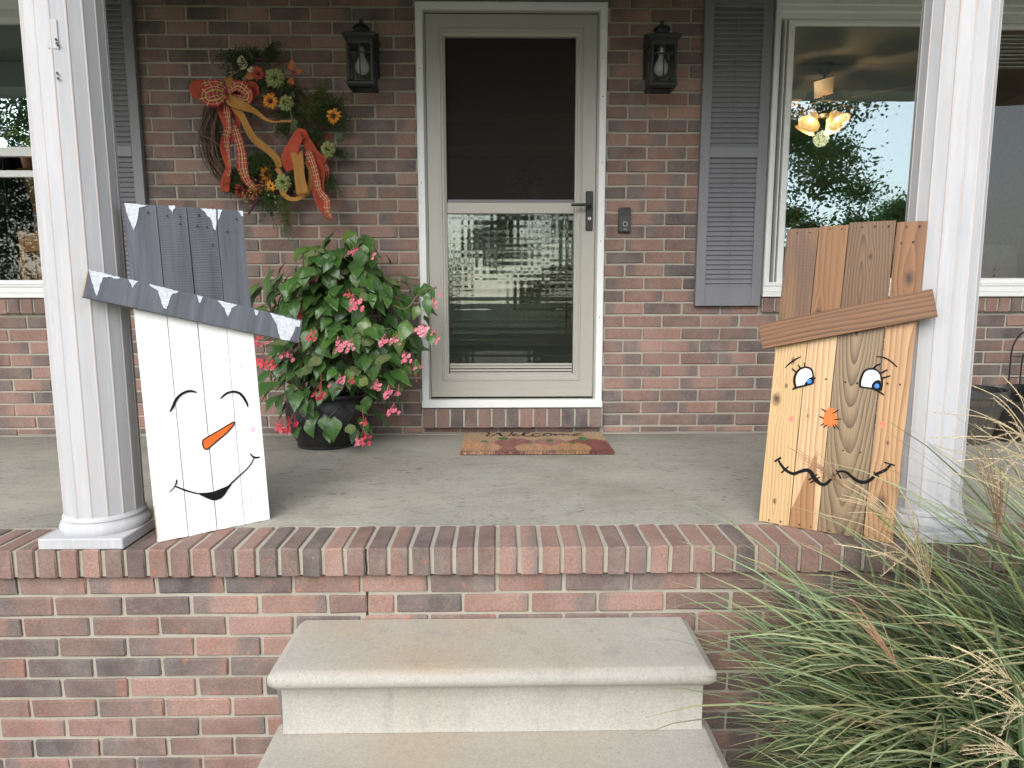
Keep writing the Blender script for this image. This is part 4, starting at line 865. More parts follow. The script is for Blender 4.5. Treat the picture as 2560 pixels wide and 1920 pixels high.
LF = leaf_mat('begonia_leaf_top', (.028, .082, .018), (.072, .165, .035), (.13, .23, .07), .30); LB = leaf_mat('begonia_leaf_under', (.10, .135, .05), (.155, .18, .075), (.20, .20, .10), .6, .3)
def leaf_mesh(seed):
    r = random.Random(seed); me = bpy.data.meshes.new('leaf'); nv, nu = 8, 4
    wl = [.07, .27, .385, .405, .365, .285, .185, .085, .003]; wr = [.02, .165, .245, .265, .24, .19, .125, .06, .003]
    if seed % 2: wl, wr = wr, wl
    vs, fs, uv, mi = [], [], [], []
    curl = r.uniform(.25, .6); fold = r.uniform(.10, .3); wav = r.uniform(.02, .05)
    def P(i, j):
        t = i/nv; s_ = j/nu*2-1; wd = (wl[i] if s_ < 0 else wr[i])*abs(s_); y = t-(.07*math.sin(math.pi*abs(s_)) if i < 3 else 0)*(1-i/3)
        x = wd*(1 if s_ > 0 else -1)
        z = -curl*t*t*.6+fold*abs(x)-.25*x*x+wav*math.sin(t*9+s_*3)*abs(s_)
        return Vector((x+.05*math.sin(t*2.5), y, z))
    for side in (0, 1):
        off = len(vs)
        for i in range(nv+1):
            for j in range(nu+1): vs.append(P(i, j)-Vector((0, 0, .006*side))); uv.append(((j/nu*2-1), i/nv))
        for i in range(nv):
            for j in range(nu):
                a = off+i*(nu+1)+j; q = (a, a+1, a+nu+2, a+nu+1); fs.append(q if not side else q[::-1]); mi.append(side)
    me.from_pydata(vs, [], fs); ul = me.uv_layers.new(name='UVMap')
    for p in me.polygons:
        p.use_smooth = True; p.material_index = mi[p.index]
        for li in p.loop_indices: ul.data[li].uv = uv[me.loops[li].vertex_index]
    me.materials.append(LF); me.materials.append(LB); return me
LEAVES = [leaf_mesh(i) for i in range(6)]
def put_leaf(parent, pos, tip, nrm, size, name='leaf', meshes=None):
    y = Vector(tip).normalized(); z = Vector(nrm); z = (z-y*z.dot(y)).normalized(); x = y.cross(z); mm = Matrix.Identity(4)
    for i in range(3): mm[i][0], mm[i][1], mm[i][2], mm[i][3] = x[i]*size, y[i]*size, z[i]*size, pos[i]
    o = obj(name, (meshes or LEAVES)[rng.randrange(len(meshes or LEAVES))], None, parent); o.matrix_local = mm; return o
PROF = [(.08, -.845, .24), (.18, -.83, .31), (.30, -.80, .37), (.42, -.765, .405), (.55, -.765, .425), (.68, -.785, .415), (.78, -.80, .375), (.86, -.80, .27), (.93, -.76, .19), (1.0, -.725, .10), (1.04, -.715, .05)]
def prof(z):
    for (z0, c0, r0), (z1, c1, r1) in zip(PROF, PROF[1:]):
        if z <= z1: t = max(0, (z-z0)/(z1-z0)); return c0+(c1-c0)*t, r0+(r1-r0)*t
    return PROF[-1][1:]
BO = Vector((-.868, -.235, 0)); rl = random.Random(21); nl = 0
while nl < 292:
    z = .10+.92*rl.random()**.9; cx, rr = prof(z)
    if rl.random() > (rr/.43)**.7: continue
    ph = rl.uniform(-.12*math.pi, 1.12*math.pi); f = rl.random()**.42
    if f > .9: f = .9+rl.uniform(0, .24)
    x = cx+rr*f*math.cos(ph); y = -.27-min(rr*.85, .30)*f*math.sin(ph)
    if y > -.05: y = -.05
    if z < .3 and f < .72: continue
    if z < .29 and rl.random() < .8: continue
    out = Vector((math.cos(ph), -math.sin(ph), .1)); size = rl.uniform(.055, .122)
    tip = out*rl.uniform(.25, .8)+Vector((rl.uniform(-.45, .45), rl.uniform(-.25, .15), -rl.uniform(.25, 1.0)))
    nrm = out*rl.uniform(.35, 1.)+Vector((0, -.35, rl.uniform(.3, 1.)))+Vector((rl.uniform(-.4, .4), rl.uniform(-.4, .2), rl.uniform(-.3, .3)))
    if rl.random() < .17: nrm = -nrm
    p = Vector((x, y, z))-BO-tip.normalized()*size*.45
    put_leaf(beg, p, tip, nrm, size); nl += 1
z6 = zoomed(600, 540, 2.765)
for (x, y, dep) in ((1290, 560, -.33), (1300, 480, -.30), (1280, 470, -.3), (1230, 620, -.36), (850, 200, -.36), (790, 140, -.36), (1310, 800, -.34)):   # the sprays that stand clear of the bush
    p = PY(*z6(x, y), dep)-BO; tip = Vector((rl.uniform(-.3, .5), -.2, -rl.uniform(.2, 1))); put_leaf(beg, p, tip, Vector((rl.uniform(-.3, .3), -1, .6)), rl.uniform(.07, .1))
# leaves deep in the bush, past the count that is kept single: one part
V_, F_, U_, I_ = [], [], [], []
for k in range(360):
    z = .12+.80*rl.random(); cx, rr = prof(z); ph = rl.uniform(-.2*math.pi, 1.2*math.pi); f = rl.uniform(.1, .8)
    x = cx+rr*f*math.cos(ph); y = min(-.06, -.27-min(rr*.85, .30)*f*math.sin(ph)); out = Vector((math.cos(ph), -math.sin(ph), .1)); size = rl.uniform(.07, .115)
    if z < .28 and f < .6: continue
    tip = (out*rl.uniform(.2, .7)+Vector((rl.uniform(-.5, .5), rl.uniform(-.3, .2), -rl.uniform(.2, 1.)))).normalized(); zz_ = out+Vector((rl.uniform(-.5, .5), -.3, rl.uniform(.2, 1.))); zz_ = (zz_-tip*zz_.dot(tip)).normalized(); xx_ = tip.cross(zz_); me = LEAVES[k % 6]; o = len(V_); p0_ = Vector((x, y, z))-BO
    for vt in me.vertices: V_.append(p0_+(xx_*vt.co.x+tip*vt.co.y+zz_*vt.co.z)*size)
    for pl in me.polygons:
        F_.append([o+i for i in pl.vertices]); I_.append(pl.material_index)
        for li in pl.loop_indices: U_.extend(me.uv_layers[0].data[li].uv)
me = bpy.data.meshes.new('inner_foliage'); me.from_pydata(V_, [], F_); ul = me.uv_layers.new(name='UVMap'); ul.data.foreach_set('uv', U_); me.polygons.foreach_set('material_index', I_); me.polygons.foreach_set('use_smooth', [True]*len(F_)); me.materials.append(LF); me.materials.append(LB)
tag(obj('inner_foliage', me, None, beg), kind='stuff')
stemm = plain('begonia_stem', (.13, .12, .045), .5)
for i in range(16):
    z = rl.uniform(.45, .98); cx, rr = prof(z); ph = rl.uniform(.05, .95)*math.pi; f = .75
    e = Vector((cx+rr*f*math.cos(ph), -.27-min(rr*.85, .29)*f*math.sin(ph), z))-BO; b = Vector((rl.uniform(-.08, .08), rl.uniform(-.06, .06), .23)); md = b.lerp(e, .55)+Vector((0, 0, .10))
    obj('stem', tube(B(), spline([b, md, e], 5), [.006]*6+[.004]*5, 6), stemm, beg)
for pts in ([(1060, 620, -.42), (1150, 640, -.40), (1230, 545, -.36), (1290, 510, -.33), (1360, 495, -.33)],): obj('stem', tube(B(), spline([PY(*z6(x, y), d)-BO for x, y, d in pts], 5), .0035, 6), stemm, beg)
def blossom_mat(name, a, b):
    g = G(name); oi = g.n('ObjectInfo').outputs['Random']; c = g.mix(oi, a, b); c = g.mix(.5, c, g.mr(g.noise(g.tc(), 60, 2), .2, .8, .75, 1.2), 'MULTIPLY'); return g.bsdf(c, .5)
PK = blossom_mat('pink_petal', (.80, .20, .27), (.84, .33, .40)); RD = blossom_mat('coral_petal', (.72, .07, .10), (.78, .13, .16))
def cluster_mesh(seed, n, mt):
    r = random.Random(seed); bm = B(); me = bpy.data.meshes.new('flower_cluster')
    for k in range(n):
        c0 = Vector((r.uniform(-.032, .032), r.uniform(-.018, .012), r.uniform(-.026, .02))); ax = Vector((r.uniform(-.6, .6), -1, r.uniform(-.7, .2))).normalized(); a = ax.orthogonal().normalized(); b = ax.cross(a)
        tube(bm, [c0-ax*.002, Vector((0, .01, .05))], .0007, 3)
        for i in range(4):
            th = i*math.pi/2+r.uniform(-.2, .2); d = a*math.cos(th)+b*math.sin(th); L = (.0155 if i % 2 == 0 else .010)*r.uniform(.85, 1.2); s_ = ax.cross(d)*L*.55
            q = [c0, c0+d*L*.35+s_*.75+ax*L*.18, c0+d*L*.8+s_*.85+ax*L*.1, c0+d*L*1.08-ax*L*.05, c0+d*L*.8-s_*.85+ax*L*.1, c0+d*L*.35-s_*.75+ax*L*.18]; vq = [bm.verts.new(p) for p in q]
            cen = bm.verts.new(c0+d*L*.55-ax*L*.12+ax*.001)
            for m_ in range(6): bm.faces.new((vq[m_], vq[(m_+1) % 6], cen))
    bm.to_mesh(me); bm.free(); me.materials.append(mt); return me
CP_ = [cluster_mesh(i, 7, PK) for i in range(3)]; CR_ = [cluster_mesh(i+9, 6, RD) for i in range(3)]; C1 = [cluster_mesh(40+i, 2, PK) for i in range(2)]
for x, y, dep, kind, s_ in ((795, 255, -.38, 0, 1.05), (915, 262, -.36, 2, .9), (500, 445, -.42, 0, .9), (750, 540, -.5, 1, .6), (790, 615, -.54, 0, 1.2), (410, 672, -.5, 1, 1.05), (495, 830, -.55, 1, .8), (690, 905, -.585, 0, 1.15), (755, 905, -.585, 0, 1.0), (330, 980, -.5, 0, 1.2), (150, 1005, -.45, 1, 1.0), (210, 1015, -.46, 1, 1.1), (1010, 880, -.56, 0, 1.), (1075, 875, -.55, 0, .9), (1245, 795, -.42, 0, 1.15), (1355, 845, -.36, 2, 1.), (1140, 985, -.48, 0, .9), (1330, 610, -.34, 0, .8), (1385, 530, -.33, 2, .8), (1325, 795, -.36, 2, .8), (695, 1140, -.575, 0, .75), (775, 1140, -.575, 1, .6), (555, 1225, -.56, 1, 1.25), (940, 1175, -.53, 0, .8), (1045, 1235, -.50, 0, 1.1), (1100, 1210, -.49, 2, .8), (1065, 1360, -.46, 0, 1.05), (285, 1450, -.44, 1, 1.1), (330, 1460, -.45, 1, 1.2), (380, 1425, -.45, 1, .9), (865, 1427, -.52, 1, .65), (815, 1565, -.5, 0, .8), (870, 1550, -.5, 1, .9), (1215, 1035, -.42, 2, .8), (1255, 1030, -.40, 2, .7), (130, 860, -.44, 1, .9), (205, 855, -.44, 2, .8), (620, 1160, -.57, 2, .6)):
    p = PY(*z6(x, y), dep)-BO; mm = (CP_, CR_, C1)[kind]; o = obj('flower_cluster', mm[rng.randrange(len(mm))], None, beg, p, (rng.uniform(-.2, .2), rng.uniform(-.3, .3), rng.uniform(-.5, .5))); o.scale = (s_*.82,)*3
for a in ([(845, 1330, -.5), (855, 1450, -.51), (830, 1550, -.5)], [(560, 1090, -.55), (560, 1150, -.56), (550, 1200, -.56)], [(385, 1280, -.44), (375, 1350, -.44), (340, 1420, -.45)], [(1170, 990, -.44), (1215, 1080, -.42), (1220, 1150, -.42)]):
    obj('flower_stalk', tube(B(), spline([PY(*z6(x, y), d)-BO for x, y, d in a], 4), .0016, 5), plain('red_stalk', (.35, .08, .05), .5), beg)

# ---------------------------------------------------------------- autumn wreath
zr = zoomed(440, 80, 3.072)
wr = thing('wreath', 'grapevine wreath with plaid ribbons, sunflowers and green mums on the brick', 'wreath', (-1.19, 0, 1.515))
WO = Vector((-1.19, 0, 1.515))
def rp(x, y, d=-.07): return PY(*zr(x, y), d)-WO
vine = plain('grapevine_bark', (.13, .078, .055), .85, .35, 120, .4, 200); rv = random.Random(3)
for k in range(72):
    a0 = rv.uniform(0, 6.283); sp_ = rv.uniform(1.6, 4.6); r0 = rv.uniform(.232, .300); pts = []; rad = rv.uniform(.002, .0044); ph = rv.uniform(0, 6.28); yb = rv.uniform(-.055, -.012)
    n = 22
    for i in range(n+1):
        a = a0+sp_*i/n; r_ = r0+.013*math.sin(a*2.3+ph)+.006*math.sin(a*5+ph*2); r_ = min(max(r_, .225), .308)
        pts.append((r_*math.cos(a)*1.0, yb+.012*math.sin(a*1.7+ph), r_*math.sin(a)*1.02))
    obj('vine', tube(B(), pts, [rad*(1-.5*abs(i/n-.4)) for i in range(n+1)], 5), vine, wr)
for pts in ([(165, 760, -.07), (210, 800, -.075), (290, 830, -.075), (350, 900, -.06)], [(910, 440, -.08), (960, 432, -.09), (1040, 437, -.09)], [(1000, 720, -.07), (1060, 800, -.08), (1100, 880, -.07)]): obj('vine', tube(B(), spline([rp(*p) for p in pts], 5), .003, 5), vine, wr)
# ribbons
g = G('plaid_ribbon'); uv = g.sep(g.n('UVMap').outputs[0])
def stripe(t, period, off, wd): return g.math('LESS_THAN', g.math('ABSOLUTE', g.math('SUBTRACT', g.math('FRACT', g.math('ADD', g.math('MULTIPLY', t, 1/period), off)), .5)), wd)
c = (.34, .03, .022)
c = g.mix(g.math('MULTIPLY', stripe(uv[0], 1., 0, .17), .5), c, (.03, .035, .02)); c = g.mix(g.math('MULTIPLY', stripe(uv[1], 1.5, 0, .12), .45), c, (.03, .035, .02))
c = g.mix(g.math('MULTIPLY', stripe(uv[0], 1., 0, .07), .8), c, (.55, .33, .10)); c = g.mix(g.math('MULTIPLY', stripe(uv[1], 1.5, 0, .04), .6), c, (.55, .33, .10))
for o_ in (.28, .72): c = g.mix(g.math('MULTIPLY', stripe(uv[0], 1., o_, .016), .8), c, (.6, .55, .42)); c = g.mix(g.math('MULTIPLY', stripe(uv[1], 1.5, o_, .012), .7), c, (.6, .55, .42))
M['plaid'] = g.bsdf(c, .85)
M['rust'] = plain('rust_ribbon', (.36, .05, .018), .8, .2, 12, .2, 400); M['gold'] = plain('mustard_ribbon', (.36, .165, .030), .75, .15, 12, .3, 300)
def ribbon(pts, width, mat, name='ribbon', twist=0., ph=0.):
    """pts (x, y, depth, width factor) in wreath pixels; a real strip of cloth with a soft cross-curl"""
    P = spline([rp(p[0], p[1], p[2]) for p in pts], 6); W = spline([Vector((p[3] if len(p) > 3 else 1, 0, 0)) for p in pts], 6)
    bm = B(); ul = bm.loops.layers.uv.new('UVMap'); rows = []; L = 0; Ls = []
    for i, p in enumerate(P):
        t = (P[min(i+1, len(P)-1)]-P[max(i-1, 0)]); L += (P[i]-P[i-1]).length if i else 0; Ls.append(L); t.normalize()
        sd_ = t.cross(Vector((0, -1, 0))); sd_ = sd_.normalized() if sd_.length > .05 else Vector((0, 0, 1)); nn = sd_.cross(t).normalized()
        ang = twist*math.sin(i*.45+ph); sd2 = sd_*math.cos(ang)+nn*math.sin(ang); hw = width*.5*W[i].x
        rows.append([bm.verts.new(p+sd2*hw*k+nn*(-.006*(1-k*k))*W[i].x) for k in (-1, -.5, 0, .5, 1)])
    for i, (a, b) in enumerate(zip(rows, rows[1:])):
        for k in range(4):
            f = bm.faces.new((a[k], a[k+1], b[k+1], b[k]))
            for lp, (uu, vv_) in zip(f.loops, ((k/4, Ls[i]), (k/4+.25, Ls[i]), (k/4+.25, Ls[i+1]), (k/4, Ls[i+1]))): lp[ul].uv = (uu, vv_/width)
    o = obj(name, bm, mat, wr, smooth=180); md = o.modifiers.new('cloth', 'SOLIDIFY'); md.thickness = .0008; return o
W0 = .046
ribbon([(385, 470, -.10, .6), (360, 600, -.105), (395, 760, -.10), (375, 900, -.105, .9), (400, 1030, -.10, .8), (380, 1150, -.10, .9), (375, 1222, -.105, .9)], W0, M['rust'], twist=.5)
ribbon([(455, 560, -.10, .8), (470, 700, -.10, .7), (450, 850, -.1, .6)], W0, M['rust'], twist=.4, ph=2)
ribbon([(372, 480, -.115, .5), (388, 600, -.12, .75), (402, 720, -.118, .8), (388, 830, -.115, .7), (405, 960, -.11, .4), (415, 1050, -.108, .35), (400, 1110, -.11, .3)], W0, M['plaid'], twist=.5)
ribbon([(440, 700, -.11, .5), (470, 800, -.12, .9), (500, 920, -.125, 1.05), (510, 1040, -.125, 1.05), (545, 1140, -.12, .9), (610, 1205, -.10, .6)], W0, M['plaid'], twist=.25)
ribbon([(395, 345, -.11, .8), (415, 400, -.135, .95), (405, 460, -.12, .6)], W0*.95, M['gold'])
ribbon([(395, 480, -.125, .7), (430, 530, -.135, 1.1), (520, 570, -.14, .9), (600, 605, -.125, .6), (690, 670, -.11, .35), (760, 690, -.105, .22), (850, 682, -.10, .2), (935, 692, -.10, .15)], W0, M['gold'], twist=.3)
ribbon([(430, 570, -.12, .5), (500, 640, -.125, .8), (550, 740, -.13, .85), (610, 830, -.13, .85), (700, 900, -.125, .85), (770, 970, -.12, .8), (795, 1040, -.115, .7)], W0*.9, M['gold'], twist=.2)
ribbon([(770, 1045, -.11, .4), (795, 1075, -.11, .5), (802, 1100, -.11, .3)], W0, M['gold'])
ribbon([(385, 470, -.125, .5), (300, 440, -.15, .95), (225, 470, -.155, 1.1), (240, 520, -.16, 1.), (310, 515, -.16, 1.15), (385, 475, -.13, .5)], W0*1.15, M['plaid'], 'bow_loop', twist=.2)
ribbon([(380, 460, -.12, .5), (320, 400, -.145, .9), (215, 410, -.14, .85), (250, 440, -.12, .8), (380, 470, -.115, .4)], W0*1.05, M['plaid'], 'bow_loop', twist=.2, ph=1)
ribbon([(385, 465, -.115, .4), (250, 420, -.125, .9), (165, 430, -.125, 1.5), (200, 470, -.115, 1.2), (300, 470, -.11, .6)], W0*1.2, M['rust'], 'bow_loop', twist=.2)
ribbon([(390, 470, -.12, .5), (470, 410, -.15, 1.), (550, 470, -.15, 1.), (535, 520, -.14, .9), (460, 500, -.125, .7), (395, 475, -.115, .4)], W0*1.1, M['plaid'], 'bow_loop', twist=.25)
ribbon([(480, 420, -.12, .5), (560, 430, -.125, 1.3), (590, 450, -.115, 1.3), (540, 490, -.11, .8)], W0*1.1, M['rust'], 'bow_loop', twist=.2)
# lower right bow
ribbon([(1000, 850, -.12, .9), (960, 775, -.14, .9), (900, 880, -.145, 1.2), (870, 970, -.14, 1.35), (900, 1060, -.13, 1.3)], W0*1.2, M['rust'], 'bow_loop', twist=.2)
ribbon([(960, 780, -.12, .8), (1010, 850, -.13, .9), (1060, 950, -.125, 1.2), (1140, 1010, -.115, 1.3)], W0*1.1, M['rust'], twist=.2)
ribbon([(1040, 940, -.12, .9), (1095, 1060, -.13, 1.2), (1090, 1180, -.13, 1.2), (1110, 1290, -.13, 1.1), (1150, 1380, -.13, .8), (1195, 1440, -.125, .3)], W0*1.1, M['rust'], twist=.2)
ribbon([(1010, 910, -.14, .8), (1045, 1000, -.15, .8), (1075, 1100, -.15, .75), (1100, 1220, -.15, .7), (1155, 1290, -.15, .85), (1160, 1370, -.15, .75), (1198, 1440, -.14, .3)], W0, M['plaid'], twist=.35)
ribbon([(925, 915, -.145, 1.1), (940, 1010, -.155, 1.), (950, 1120, -.155, 1.), (975, 1245, -.155, 1.1)], W0*1.15, M['gold'], twist=.12)
ribbon([(1000, 980, -.12, .8), (1040, 1060, -.125, .7), (1030, 1180, -.12, .6), (990, 1250, -.12, .5), (900, 1285, -.12, .45), (830, 1250, -.12, .5), (800, 1190, -.11, .6)], W0, M['gold'], twist=.2)
ribbon([(1110, 990, -.10, .8), (1150, 1060, -.11, .8), (1150, 1150, -.10, .5)], W0, M['plaid'], twist=.3)
# flowers
def petal_fl(pos, rings, cols, cr, ccol, tilt=(0, 0), name='flower'):
    """rings: (count, radius, petal length, petal width, lift, colours)"""
    fo = part(name, wr); fo.location = pos; fo.rotation_euler = (tilt[1], 0, tilt[0])
    for (n, L, wd, lift, mt, r0) in rings:
        for k in range(n):
            a = 2*math.pi*k/n+rv.uniform(-.15, .15); d = Vector((math.cos(a), 0, math.sin(a))); s_ = Vector((-math.sin(a), 0, math.cos(a))); up_ = Vector((0, -1, 0)); l = L*rv.uniform(.85, 1.12); bm = B()
            pr = [(0, .35), (.3, .9), (.6, 1.), (.85, .65), (1., .1)]; rows = []
            for t, w_ in pr: rows.append([bm.verts.new(d*(r0+l*t)+s_*wd*.5*w_*k2+up_*(lift*math.sin(t*2.2)*1.0+.15*wd*abs(k2)-(l*.12*t*t))) for k2 in (-1, 0, 1)])
            ul = bm.loops.layers.uv.new('UVMap')
            for i, (p, q) in enumerate(zip(rows, rows[1:])):
                for j in range(2):
                    f = bm.faces.new((p[j], p[j+1], q[j+1], q[j]))
                    for lp, tt in zip(f.loops, (pr[i][0], pr[i][0], pr[i+1][0], pr[i+1][0])): lp[ul].uv = (j/2, tt)
            obj('petal', bm, mt, fo, smooth=180)
    if cr: obj('flower_centre', lathe(B(), [(.001, .009), (cr*.5, .008), (cr, .002), (cr*.9, -.004)], 12, cap0=False), ccol, fo, (0, 0, 0), (R(90), 0, 0), smooth=180)
def grad(name, a, b, lo=.25, hi=.7):
    g = G(name); u = g.sep(g.n('UVMap').outputs[0]); n_ = g.noise(g.tc(), 80, 2); return g.bsdf(g.mix(g.mr(g.math('ADD', u[1], g.math('MULTIPLY', g.math('SUBTRACT', n_, .5), .4)), lo, hi), a, b), .7)
SUNF = grad('sunflower_petal', (.45, .06, .012), (.62, .27, .015), .15, .5); SUNR = grad('red_tipped_petal', (.60, .26, .015), (.32, .03, .012), .5, .95); MUM = grad('green_mum_petal', (.08, .10, .02), (.24, .27, .085)); ZIN = grad('coral_petal_silk', (.25, .03, .03), (.52, .10, .05))
BRN = plain('seed_centre', (.05, .03, .015), .9, .4, 200, .5, 300); GRN = plain('green_centre', (.16, .18, .06), .9)
petal_fl(rp(635, 325, -.10), [(16, .030, .011, .004, ZIN, .006), (12, .022, .010, .010, ZIN, .005), (8, .014, .008, .014, ZIN, .003)], 0, .006, BRN, (.5, .1))
for x, y, s_ in ((765, 355, 1.5), (850, 550, 1.3), (1172, 905, 1.25), (825, 1160, 1.3)):
    petal_fl(rp(x, y, -.115), [(13, .031*s_, .014*s_, .002, MUM, .004), (12, .028*s_, .013*s_, .012, MUM, .004), (10, .022*s_, .012*s_, .020, MUM, .003), (8, .016*s_, .010*s_, .026, MUM, .002), (5, .009*s_, .008, .028, MUM, .001)], 0, 0, GRN, (rv.uniform(-.3, .3), rv.uniform(-.2, .3)), 'mum')
petal_fl(rp(725, 530, -.11), [(13, .030, .012, .003, SUNR, .010), (11, .025, .011, .007, SUNF, .009)], 0, .011, BRN, (.1, .1), 'sunflower'); petal_fl(rp(1210, 645, -.12), [(12, .032, .012, .003, SUNR, .009), (10, .027, .011, .006, SUNF, .008)], 0, .010, BRN, (-.1, 0), 'sunflower')
petal_fl(rp(690, 1090, -.10), [(11, .034, .012, .003, SUNR, .008), (9, .026, .011, .008, SUNF, .006)], 0, .009, BRN, (.9, .3), 'sunflower'); petal_fl(rp(730, 1180, -.10), [(9, .026, .011, .004, SUNR, .006)], 0, .006, BRN, (-.4, .3), 'sunflower')
petal_fl(rp(490, 1215, -.09), [(13, .030, .011, .004, ZIN, .006), (9, .022, .010, .008, ZIN, .005)], 0, .006, BRN, (1.1, .1))
# cream magnolia bud, rust leaves, cattails
CRM = plain('cream_silk', (.50, .43, .29), .7); RUL = plain('rust_leaf', (.42, .12, .03), .7); DRL = plain('dusty_leaf', (.20, .14, .10), .8); WGR = plain('wreath_green_leaf', (.035, .065, .018), .6)
LEAF1 = {}
def sleaf(x, y, d, L, mt, dirx, dirz, name='leaf', wide=.8):
    key = (mt.name, wide)
    if key not in LEAF1:
        bm = B(); rows = []
        for t, w_ in ((0, .08), (.2, .6), (.45, 1.), (.7, .8), (.9, .35), (1, .03)): rows.append([bm.verts.new((w_*wide*.5*k, t, -.18*t*t+.22*abs(k)*w_*.5)) for k in (-1, 0, 1)])
        for a, b in zip(rows, rows[1:]):
            for j in range(2): bm.faces.new((a[j], a[j+1], b[j+1], b[j]))
        me = bpy.data.meshes.new('leaf'); bm.to_mesh(me); bm.free(); me.materials.append(mt); me.polygons.foreach_set('use_smooth', [True]*len(me.polygons)); LEAF1[key] = me
    return put_leaf(wr, rp(x, y, d), (dirx, rv.uniform(-.4, 0), dirz), (rv.uniform(-.3, .3), -1, .3), L, name, [LEAF1[key]])
for a in ((510, 285, .062, .05, 1), (545, 290, .045, .9, -.1), (495, 290, .05, .5, .5), (530, 255, .04, -.5, .7)): sleaf(a[0], a[1], -.10, a[2], CRM, a[3], a[4], 'magnolia_petal', .75)
for a in ((880, 300, .035, .2, .9), (920, 310, .03, .9, .4), (905, 265, .03, -.2, .5), (885, 420, .04, .0, 1), (560, 370, .04, .3, .7)): sleaf(a[0], a[1], -.10, a[2], RUL, a[3], a[4], 'rust_leaf', .95)
for a in ((520, 395, .045, .4, .8), (550, 350, .035, .8, .3)): sleaf(a[0], a[1], -.09, a[2], DRL, a[3], a[4], 'dried_leaf', .6)
for a in ((800, 340, .05, .2, 1), (640, 470, .04, -.7, -.2), (690, 440, .04, .4, .6), (870, 470, .035, .6, -.4), (880, 740, .045, .9, .1), (920, 730, .04, -.2, .9), (900, 760, .04, .5, -.6), (1240, 840, .05, .6, .8), (1230, 830, .04, 1, 0), (910, 1210, .04, .6, -.5), (700, 460, .035, -.5, .5)): sleaf(a[0], a[1], -.095, a[2], WGR, a[3], a[4], 'green_leaf', .9)
catm = plain('cattail', (.07, .02, .022), .9); 
for a, b in (((640, 1270), (555, 1400)), ((610, 205), (720, 215))): obj('cattail', tube(B(), [rp(*a, -.08), rp((a[0]+b[0])/2, (a[1]+b[1])/2, -.085), rp(*b, -.08)], [.006, .007, .005], 8), catm, wr)
obj('cone_spike', tube(B(), [rp(880, 590, -.10), rp(887, 640, -.10), rp(890, 680, -.10)], [.004, .005, .003], 8), plain('straw', (.30, .20, .14), .9), wr)
# berries
BE = bpy.data.meshes.new('berry'); bm = B(); bmesh.ops.create_icosphere(bm, subdivisions=1, radius=.0048); bm.to_mesh(BE); bm.free(); BE.polygons.foreach_set('use_smooth', [True]*len(BE.polygons))
OB = plain('amber_berry', (.42, .16, .035), .35); RB = plain('red_berry', (.42, .02, .03), .3); BE.materials.append(OB); BR_ = BE.copy(); BR_.materials[0] = RB
for k in range(62):
    t = rv.random(); x = 530+150*t+rv.gauss(0, 26); y = 1265-110*t+rv.gauss(0, 30)+(60*(t-.5)**2); obj('berry', BE, None, wr, rp(x, y, rv.uniform(-.115, -.085)))
for cx, cy, n in ((1175, 815, 9), (800, 255, 5), (870, 290, 6), (915, 340, 5), (1105, 870, 3), (1150, 1080, 8)):
    for k in range(n): obj('berry', BR_ if cy < 1000 else BE, None, wr, rp(cx+rv.gauss(0, 18), cy+rv.gauss(0, 20), rv.uniform(-.11, -.09)))
# feathery greenery
grn = plain('wreath_greenery', (.045, .075, .018), .7, .35, 60); grn2 = plain('wreath_moss', (.10, .11, .03), .8, .35, 60)
def sprig(base, tip, d, n, spread, L, mt, leafn=6):
    bm = B(); p0 = rp(*base, d); p1 = rp(*tip, d)
    for k in range(n):
        a = p0+Vector((rv.gauss(0, 1)*spread*.35, rv.uniform(-.02, .02), rv.gauss(0, 1)*spread*.35)); e = p0.lerp(p1, rv.uniform(.45, 1.05))+Vector((rv.gauss(0, 1)*spread, rv.uniform(-.04, .02), rv.gauss(0, 1)*spread)); md = a.lerp(e, .5)+Vector((0, -.012, .012))
        P = spline([a, md, e], 4); tube(bm, P, .0006, 3)
        for p in P[2:]:
            for _ in range(leafn):
                dr = Vector((rv.uniform(-1, 1), rv.uniform(-1, .4), rv.uniform(-1, 1))).normalized(); s_ = dr.orthogonal().normalized(); l = L*rv.uniform(.6, 1.3); q = p+Vector((rv.gauss(0, .006), rv.gauss(0, .005), rv.gauss(0, .006)))
                vq = [bm.verts.new(x) for x in (q, q+dr*l*.5+s_*l*.28, q+dr*l, q+dr*l*.5-s_*l*.28)]; bm.faces.new(vq)
    return tag(obj('greenery', bm, mt, wr), kind='stuff')
